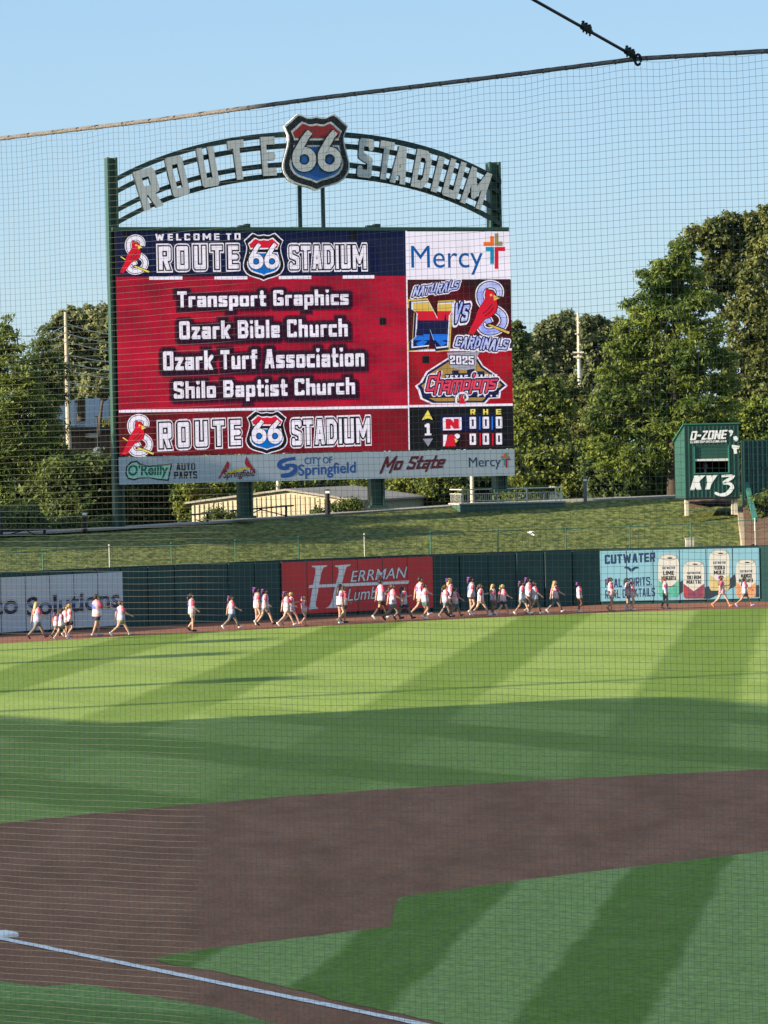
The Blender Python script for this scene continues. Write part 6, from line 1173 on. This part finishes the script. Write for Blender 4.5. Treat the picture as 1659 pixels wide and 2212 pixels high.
PEOPLE = [
 (81, 1299, 1382, 4, 'long', 'blonde', 0, 'short', 'slate', 'taupe', 0, 'plum', '', 'woman with very long blonde hair, last at the left end of the line'),
 (121, 1325, 1378, 0, 'pony', 'auburn', 1, 'short', 'grey', 'taupe', 1, 'black', '2', 'small child with a purple bow, leftmost of the little cluster at the left'),
 (133, 1318, 1385, 1, 'pony', 'brown', 0, 'short', 'charcoal', '', 0, 'grey', '2', 'child in the middle of the cluster at the left, nearest the grass'),
 (142, 1312, 1378, 3, 'short_hair', 'brown', 0, 'short', 'charcoal', '', 1, 'white', '', 'child in dark shorts half hidden in the cluster at the left'),
 (151, 1307, 1378, 2, 'pony', 'blonde', 0, 'short', 'black', '', 0, 'lilac', '', 'fair haired girl on the right side of the cluster at the left'),
 (210, 1287, 1377, 6, 'short_hair', 'dark', 0, 'short', 'navy', '', 1, 'grey', '26', 'stout adult with short dark hair, dark shorts and number 26 on the back'),
 (262, 1297, 1376, 4, 'short_hair', 'brown', 0, 'short', 'khaki', '', 0, 'grey', '2', 'adult with khaki shorts at the right edge of the grey banner'),
 (415, 1284, 1366, 3, 'pony', 'dark', 0, 'short', 'beige', '', 0, 'black', '3', 'lone girl with a dark braid and black shoes against the green wall'),
 (501, 1286, 1361, 4, 'pony', 'brown', 1, 'short', 'denim', 'taupe', 0, 'white', '', 'lone girl with a purple bow and bare grey legs between the two banners'),
 (556, 1271, 1352, 2, 'pony', 'dark', 1, 'brief', 'white', '', 0, 'white', '2', 'girl in a long white jersey left of the red banner, rear one of a pair'),
 (574, 1274, 1354, 1, 'pony', 'dark', 1, 'short', 'grey', '', 0, 'black', '7', 'girl in grey shorts, front one of a pair left of the red banner'),
 (620, 1277, 1355, 4, 'pony', 'auburn', 1, 'brief', 'white', '', 0, 'white', '7', 'girl with an auburn ponytail in front of the left part of the red banner'),
 (630, 1279, 1352, 5, 'short_hair', 'blonde', 0, 'brief', 'white', '', 0, 'grey', '', 'fair child striding half behind the auburn ponytail girl'),
 (658, 1291, 1353, 3, 'pony', 'blonde', 1, 'brief', 'beige', '', 0, 'orange', '1', 'smallest child, blonde with a purple bow, in front of the white letter H'),
 (736, 1264, 1349, 2, 'long', 'dark', 0, 'brief', 'charcoal', '', 0, 'white', '', 'girl with long dark hair before the lower word on the red banner'),
 (743, 1268, 1347, 3, 'short_hair', 'brown', 0, 'short', 'charcoal', '', 1, 'black', '', 'person mostly hidden behind the long dark haired girl, black shoes'),
 (824, 1253, 1340, 0, 'bun', 'dark', 0, 'short', 'brown', 'brown', 1, 'white', '7', 'tall person in dark brown trousers near the right half of the red banner'),
 (849, 1261, 1342, 4, 'pony', 'brown', 0, 'short', 'slate', 'taupe', 0, 'black', '5', 'woman in grey leggings, middle of three in front of the red banner'),
 (873, 1265, 1341, 5, 'pony', 'dark', 0, 'short', 'navy', 'taupe', 0, 'black', '', 'girl in navy shorts, front one of three before the red banner'),
 (909, 1245, 1334, 4, 'short_hair', 'dark', 0, 'short', 'khaki', '', 0, 'white', '3', 'tallest adult, with dark hair, striding at the right end of the red banner'),
 (919, 1262, 1340, 2, 'pony', 'dark', 0, 'short', 'teal', '', 1, 'white', '', 'child in blue shorts overlapping the tallest adult'),
 (963, 1265, 1336, 0, 'pony', 'brown', 0, 'short', 'denim', 'taupe', 1, 'grey', '', 'child in denim shorts, rear one of a group just right of the red banner'),
 (973, 1252, 1334, 3, 'long', 'blonde', 1, 'short', 'charcoal', 'taupe', 0, 'black', '', 'blonde girl rising above her group just right of the red banner'),
 (984, 1269, 1335, 4, 'pony', 'brown', 0, 'short', 'teal', 'taupe', 1, 'black', '', 'small child reaching forward at the front of the group right of the red banner'),
 (1019, 1249, 1331, 2, 'pony', 'dark', 1, 'brief', 'black', '', 0, 'white', '5', 'tall girl with a big purple bow and short black shorts'),
 (1039, 1261, 1334, 5, 'pony', 'brown', 0, 'brief', 'beige', '', 0, 'white', '', 'girl in a long pale jersey just ahead of the girl in black shorts'),
 (1066, 1264, 1330, 2, 'long', 'blonde', 0, 'short', 'grey', 'taupe', 1, 'lilac', '', 'slim blonde person, rear one of a pair before the green pads'),
 (1087, 1262, 1332, 4, 'pony', 'blonde', 0, 'short', 'navy', '', 0, 'white', '', 'fair girl in navy shorts, front one of a pair before the green pads'),
 (1129, 1257, 1331, 1, 'pony', 'dark', 1, 'short', 'slate', '', 0, 'white', '2', 'girl with a purple bow at the rear of a tight group of three'),
 (1143, 1250, 1329, 3, 'pony', 'dark', 1, 'brief', 'beige', '', 0, 'grey', '', 'tallest of a tight group of three, purple bow, in the middle'),
 (1156, 1258, 1330, 0, 'short_hair', 'dark', 0, 'short', 'grey', 'taupe', 1, 'white', '', 'short haired child at the front of a tight group of three'),
 (1200, 1254, 1326, 4, 'long', 'blonde', 0, 'short', 'teal', 'taupe', 0, 'white', '', 'blonde girl with long hair and blue shorts walking alone before the green pads'),
 (1252, 1260, 1325, 2, 'bun', 'dark', 1, 'brief', 'grey', '', 2, 'white', '', 'dark skinned child with a large purple bow walking alone'),
 (1320, 1250, 1322, 3, 'pony', 'brown', 1, 'brief', 'white', '', 1, 'tan', '', 'girl with a tan shoe raised behind her before the light blue banner'),
 (1356, 1252, 1320, 2, 'pony', 'dark', 0, 'short', 'slate', '', 0, 'white', '', 'dark haired girl, rear one of a pair before the light blue banner'),
 (1367, 1258, 1320, 3, 'pony', 'brown', 1, 'brief', 'white', '', 0, 'white', '', 'girl with a purple bow, front one of a pair before the light blue banner'),
 (1438, 1250, 1317, 7, 'pony', 'auburn', 0, 'short', 'denim', 'grey', 0, 'grey', '', 'girl in grey leggings in front of the first picture of a can'),
 (1560, 1243, 1314, 5, 'long', 'auburn', 1, 'brief', 'white', '', 0, 'orange', '', 'striding girl with reddish shoes in front of the third picture of a can'),
 (1609, 1246, 1313, 4, 'long', 'dark', 0, 'short', 'grey', '', 1, 'lilac', '', 'leading girl with long dark hair in front of the last picture of a can'),
]
def child(name, me, root, m=None):
    o = bpy.data.objects.new(name, me); COL.objects.link(o); o.parent = root
    if m is not None: o.material_slots[0].link = 'OBJECT'; o.material_slots[0].material = m
    return o
GV = GE
for k, (x, yt, yf, ps, ht, hc, bow, bt, bc, leg, skn, sho, num, lab) in enumerate(PEOPLE):
    g = gnd(x, yf - 1.5); hgt = (yf - yt) * g.y / F * 1.02; i = 0
    while i < len(GV) - 2 and GV[i + 1].x < g.x: i += 1
    t_ = GV[i + 1] - GV[i]; yaw = math.atan2(t_.y, t_.x) * .85 + random.uniform(-.12, .12)
    r = thing('person', lab, 'person', (g.x, g.y, 0.004), 'people walking along the warning track'); r.rotation_euler = (0, 0, yaw); wide = 1.14 if k in (5, 6) else 1.0
    r.scale = (hgt * wide, hgt * wide, hgt); d = PROTO[ps]
    child('body', d['body'], r, SKIN[skn]); child('shirt', d['shirt'], r, M_SHIRTB if k % 2 == 0 else M_SHIRT)
    for sg in (1, -1): child('sleeve', d[('sleeve', sg)], r); child('shoe', d[('shoe', sg)], r, SHOE[sho])
    child('shorts', d[bt], r, CLOTH[bc])
    if leg: child('leggings', d['leggings'], r, CLOTH[leg])
    child('hair', d[ht], r, HAIR[hc])
    if bow: child('bow', d['bow'], r)
    if num: child('jersey_number', number_mesh(num, d['up']), r)

# ------------------------------------------------------------------ the safety net between the seats and the field
NX = lambda y: None
ND0, NK = 22.6, .576
NP_ = Plane(Vector((-1, ND0 + NK, 0)), Vector((1, ND0 - NK, 0)))
top_st = [NP_.st(x, y) for x, y in [(-900, 402), (-220, 329), (0, 302), (340, 262), (690, 215), (1040, 173), (1378, 130), (1659, 113.5), (1880, 102), (2600, 70)]]
def ztop(s):
    for (sa_, za_), (sb_, zb_) in zip(top_st[:-1], top_st[1:]):
        if s <= sb_: return za_ + (zb_ - za_) * (s - sa_) / (sb_ - sa_)
    return top_st[-1][1]
CELL = .0445; sL, sR = NP_.st(-600, 1100)[0], NP_.st(2230, 1100)[0]; nc_ = int((sR - sL) / CELL); nr_ = int((ztop(0) - 3.05) / CELL)
zmean = sum(z for _, z in top_st[2:-2]) / (len(top_st) - 4)
def netpt(i, j):
    s = sL + i * CELL; f = math.exp(-j / 45.0); zt_ = ztop(s) * f + zmean * (1 - f); sag = .008 * math.sin(i * .55 + 1.3 * math.sin(j * .21)) * math.exp(-j / 10) + .0022 * math.sin(i * .31 + j * .13) + .0016 * math.sin(i * .17 - j * .31)
    so = .0030 * math.sin(j * .22 + .6 * math.sin(i * .17)) + .0016 * math.sin(i * .8 + j * .12)
    return NP_.P(s + so, zt_ - j * CELL + sag - .01, .02 * math.sin(i * .06) * math.sin(j * .04))
G = [[netpt(i, j) for i in range(nc_ + 1)] for j in range(nr_ + 1)]
nr3 = .00108; tri = [(0, 1), (-.87, -.5), (.87, -.5)]
def netwires(lines, ax1, ax2):
    V = []; Fq = []
    for ln in lines:
        k0 = len(V)
        for p in ln: V += [tuple(p + ax1 * (a * nr3) + ax2 * (b * nr3)) for a, b in tri]
        for q in range(len(ln) - 1):
            for t in range(3): a = k0 + q * 3 + t; b = k0 + q * 3 + (t + 1) % 3; Fq.append((a, b, b + 3, a + 3))
    return V, Fq
netr = thing('safety_net', 'fine square mesh safety net hanging from a rope across the whole view', 'net', NP_.P((sL + sR) / 2, 3.0)); bl = WL[netr.name]
V1, F1 = netwires(G, EZ, NP_.n); V2, F2 = netwires([[G[j][i] for j in range(nr_ + 1)] for i in range(nc_ + 1)], NP_.e, NP_.n)
k0 = len(V1); me = bpy.data.meshes.new('netting'); me.from_pydata([(x - bl.x, y - bl.y, z - bl.z) for x, y, z in V1 + V2], [], F1 + [tuple(a + k0 for a in f) for f in F2]); me.materials.append(mat('net_twine', (0.165, 0.155, 0.13), .7))
no = bpy.data.objects.new('netting', me); COL.objects.link(no); no.parent = netr
M_ROPE = mat('rope', (0.20, 0.175, 0.155), .8, var=.35, scale=60, bump=.6, bscale=120)
ss = np.linspace(sL - .3, sR + .3, 260); mb = MB(); mb.tube([NP_.P(s, ztop(s) + .006, .004) for s in ss], .0115, 8); obj('head_rope', mb, M_ROPE, netr, smooth=True)
mb = MB(); mb.tube([NP_.P(s, ztop(s) + .020, -.004 + .004 * math.sin(40 * s)) for s in ss], .0055, 6); obj('steel_cable', mb, mat('steel_cable', (.10, .10, .11), .45), netr, smooth=True)
mb = MB(); mb.tube([NP_.P(s, ztop(s) + .010 + .014 * math.sin(s * 21), .014 * math.cos(s * 21)) for s in np.linspace(sL - .2, sR + .2, 1700)], .0016, 4, cap=False); obj('lacing', mb, mat('lacing_cord', (.10, .09, .085), .7), netr, fix=False)
s = sL
while s < sR:
    mb = MB(); mb.tube([NP_.P(s - .006, ztop(s) + .008, 0), NP_.P(s + .006, ztop(s) + .008, 0)], .0155, 8); obj('tie', mb, M_IRON, netr); s += .19 + random.uniform(-.03, .05)
gy = thing('guy_cable', 'dark steel guy cable running down to a clamp on the net rope', 'cable', atY(1376, 126, 21.62)); a = atY(1374, 124, 21.62); b = atY(1150, -2, 20.6); c = b + (b - a) * 6
mb = MB(); mb.tube([a, b, c], .0105, 8); obj('cable', mb, M_IRON, gy, smooth=True)
def clamp(x0, y0, x1, y1, t0):
    p = a.lerp(b, t0); d_ = (b - a).normalized(); mb = MB(); mb.tube([p - d_ * .055, p + d_ * .055], .017, 8)
    for kk in (-.04, 0, .04):
        q = p + d_ * kk; mb.box(q + Vector((0, 0, .016)), .012, .03, .012); mb.tube([q - Vector((0, 0, .03)), q + Vector((0, 0, .038))], .006, 6); mb.ellipsoid(q + Vector((0, 0, .038)), .011, .011, .008, 6, 4)
    obj('cable_clamp', mb, mat('clamp_green', (.018, .028, .024), .45), gy)
clamp(0, 0, 0, 0, .49); clamp(0, 0, 0, 0, .06)
mb = MB(); n = 16; cc = atY(1378, 129, 21.6); mb.tube([cc + NP_.e * (.021 * math.cos(2 * math.pi * k / n)) + EZ * (.034 * math.sin(2 * math.pi * k / n)) for k in range(n + 1)], .009, 8); obj('ring', mb, M_IRON, gy, smooth=True)
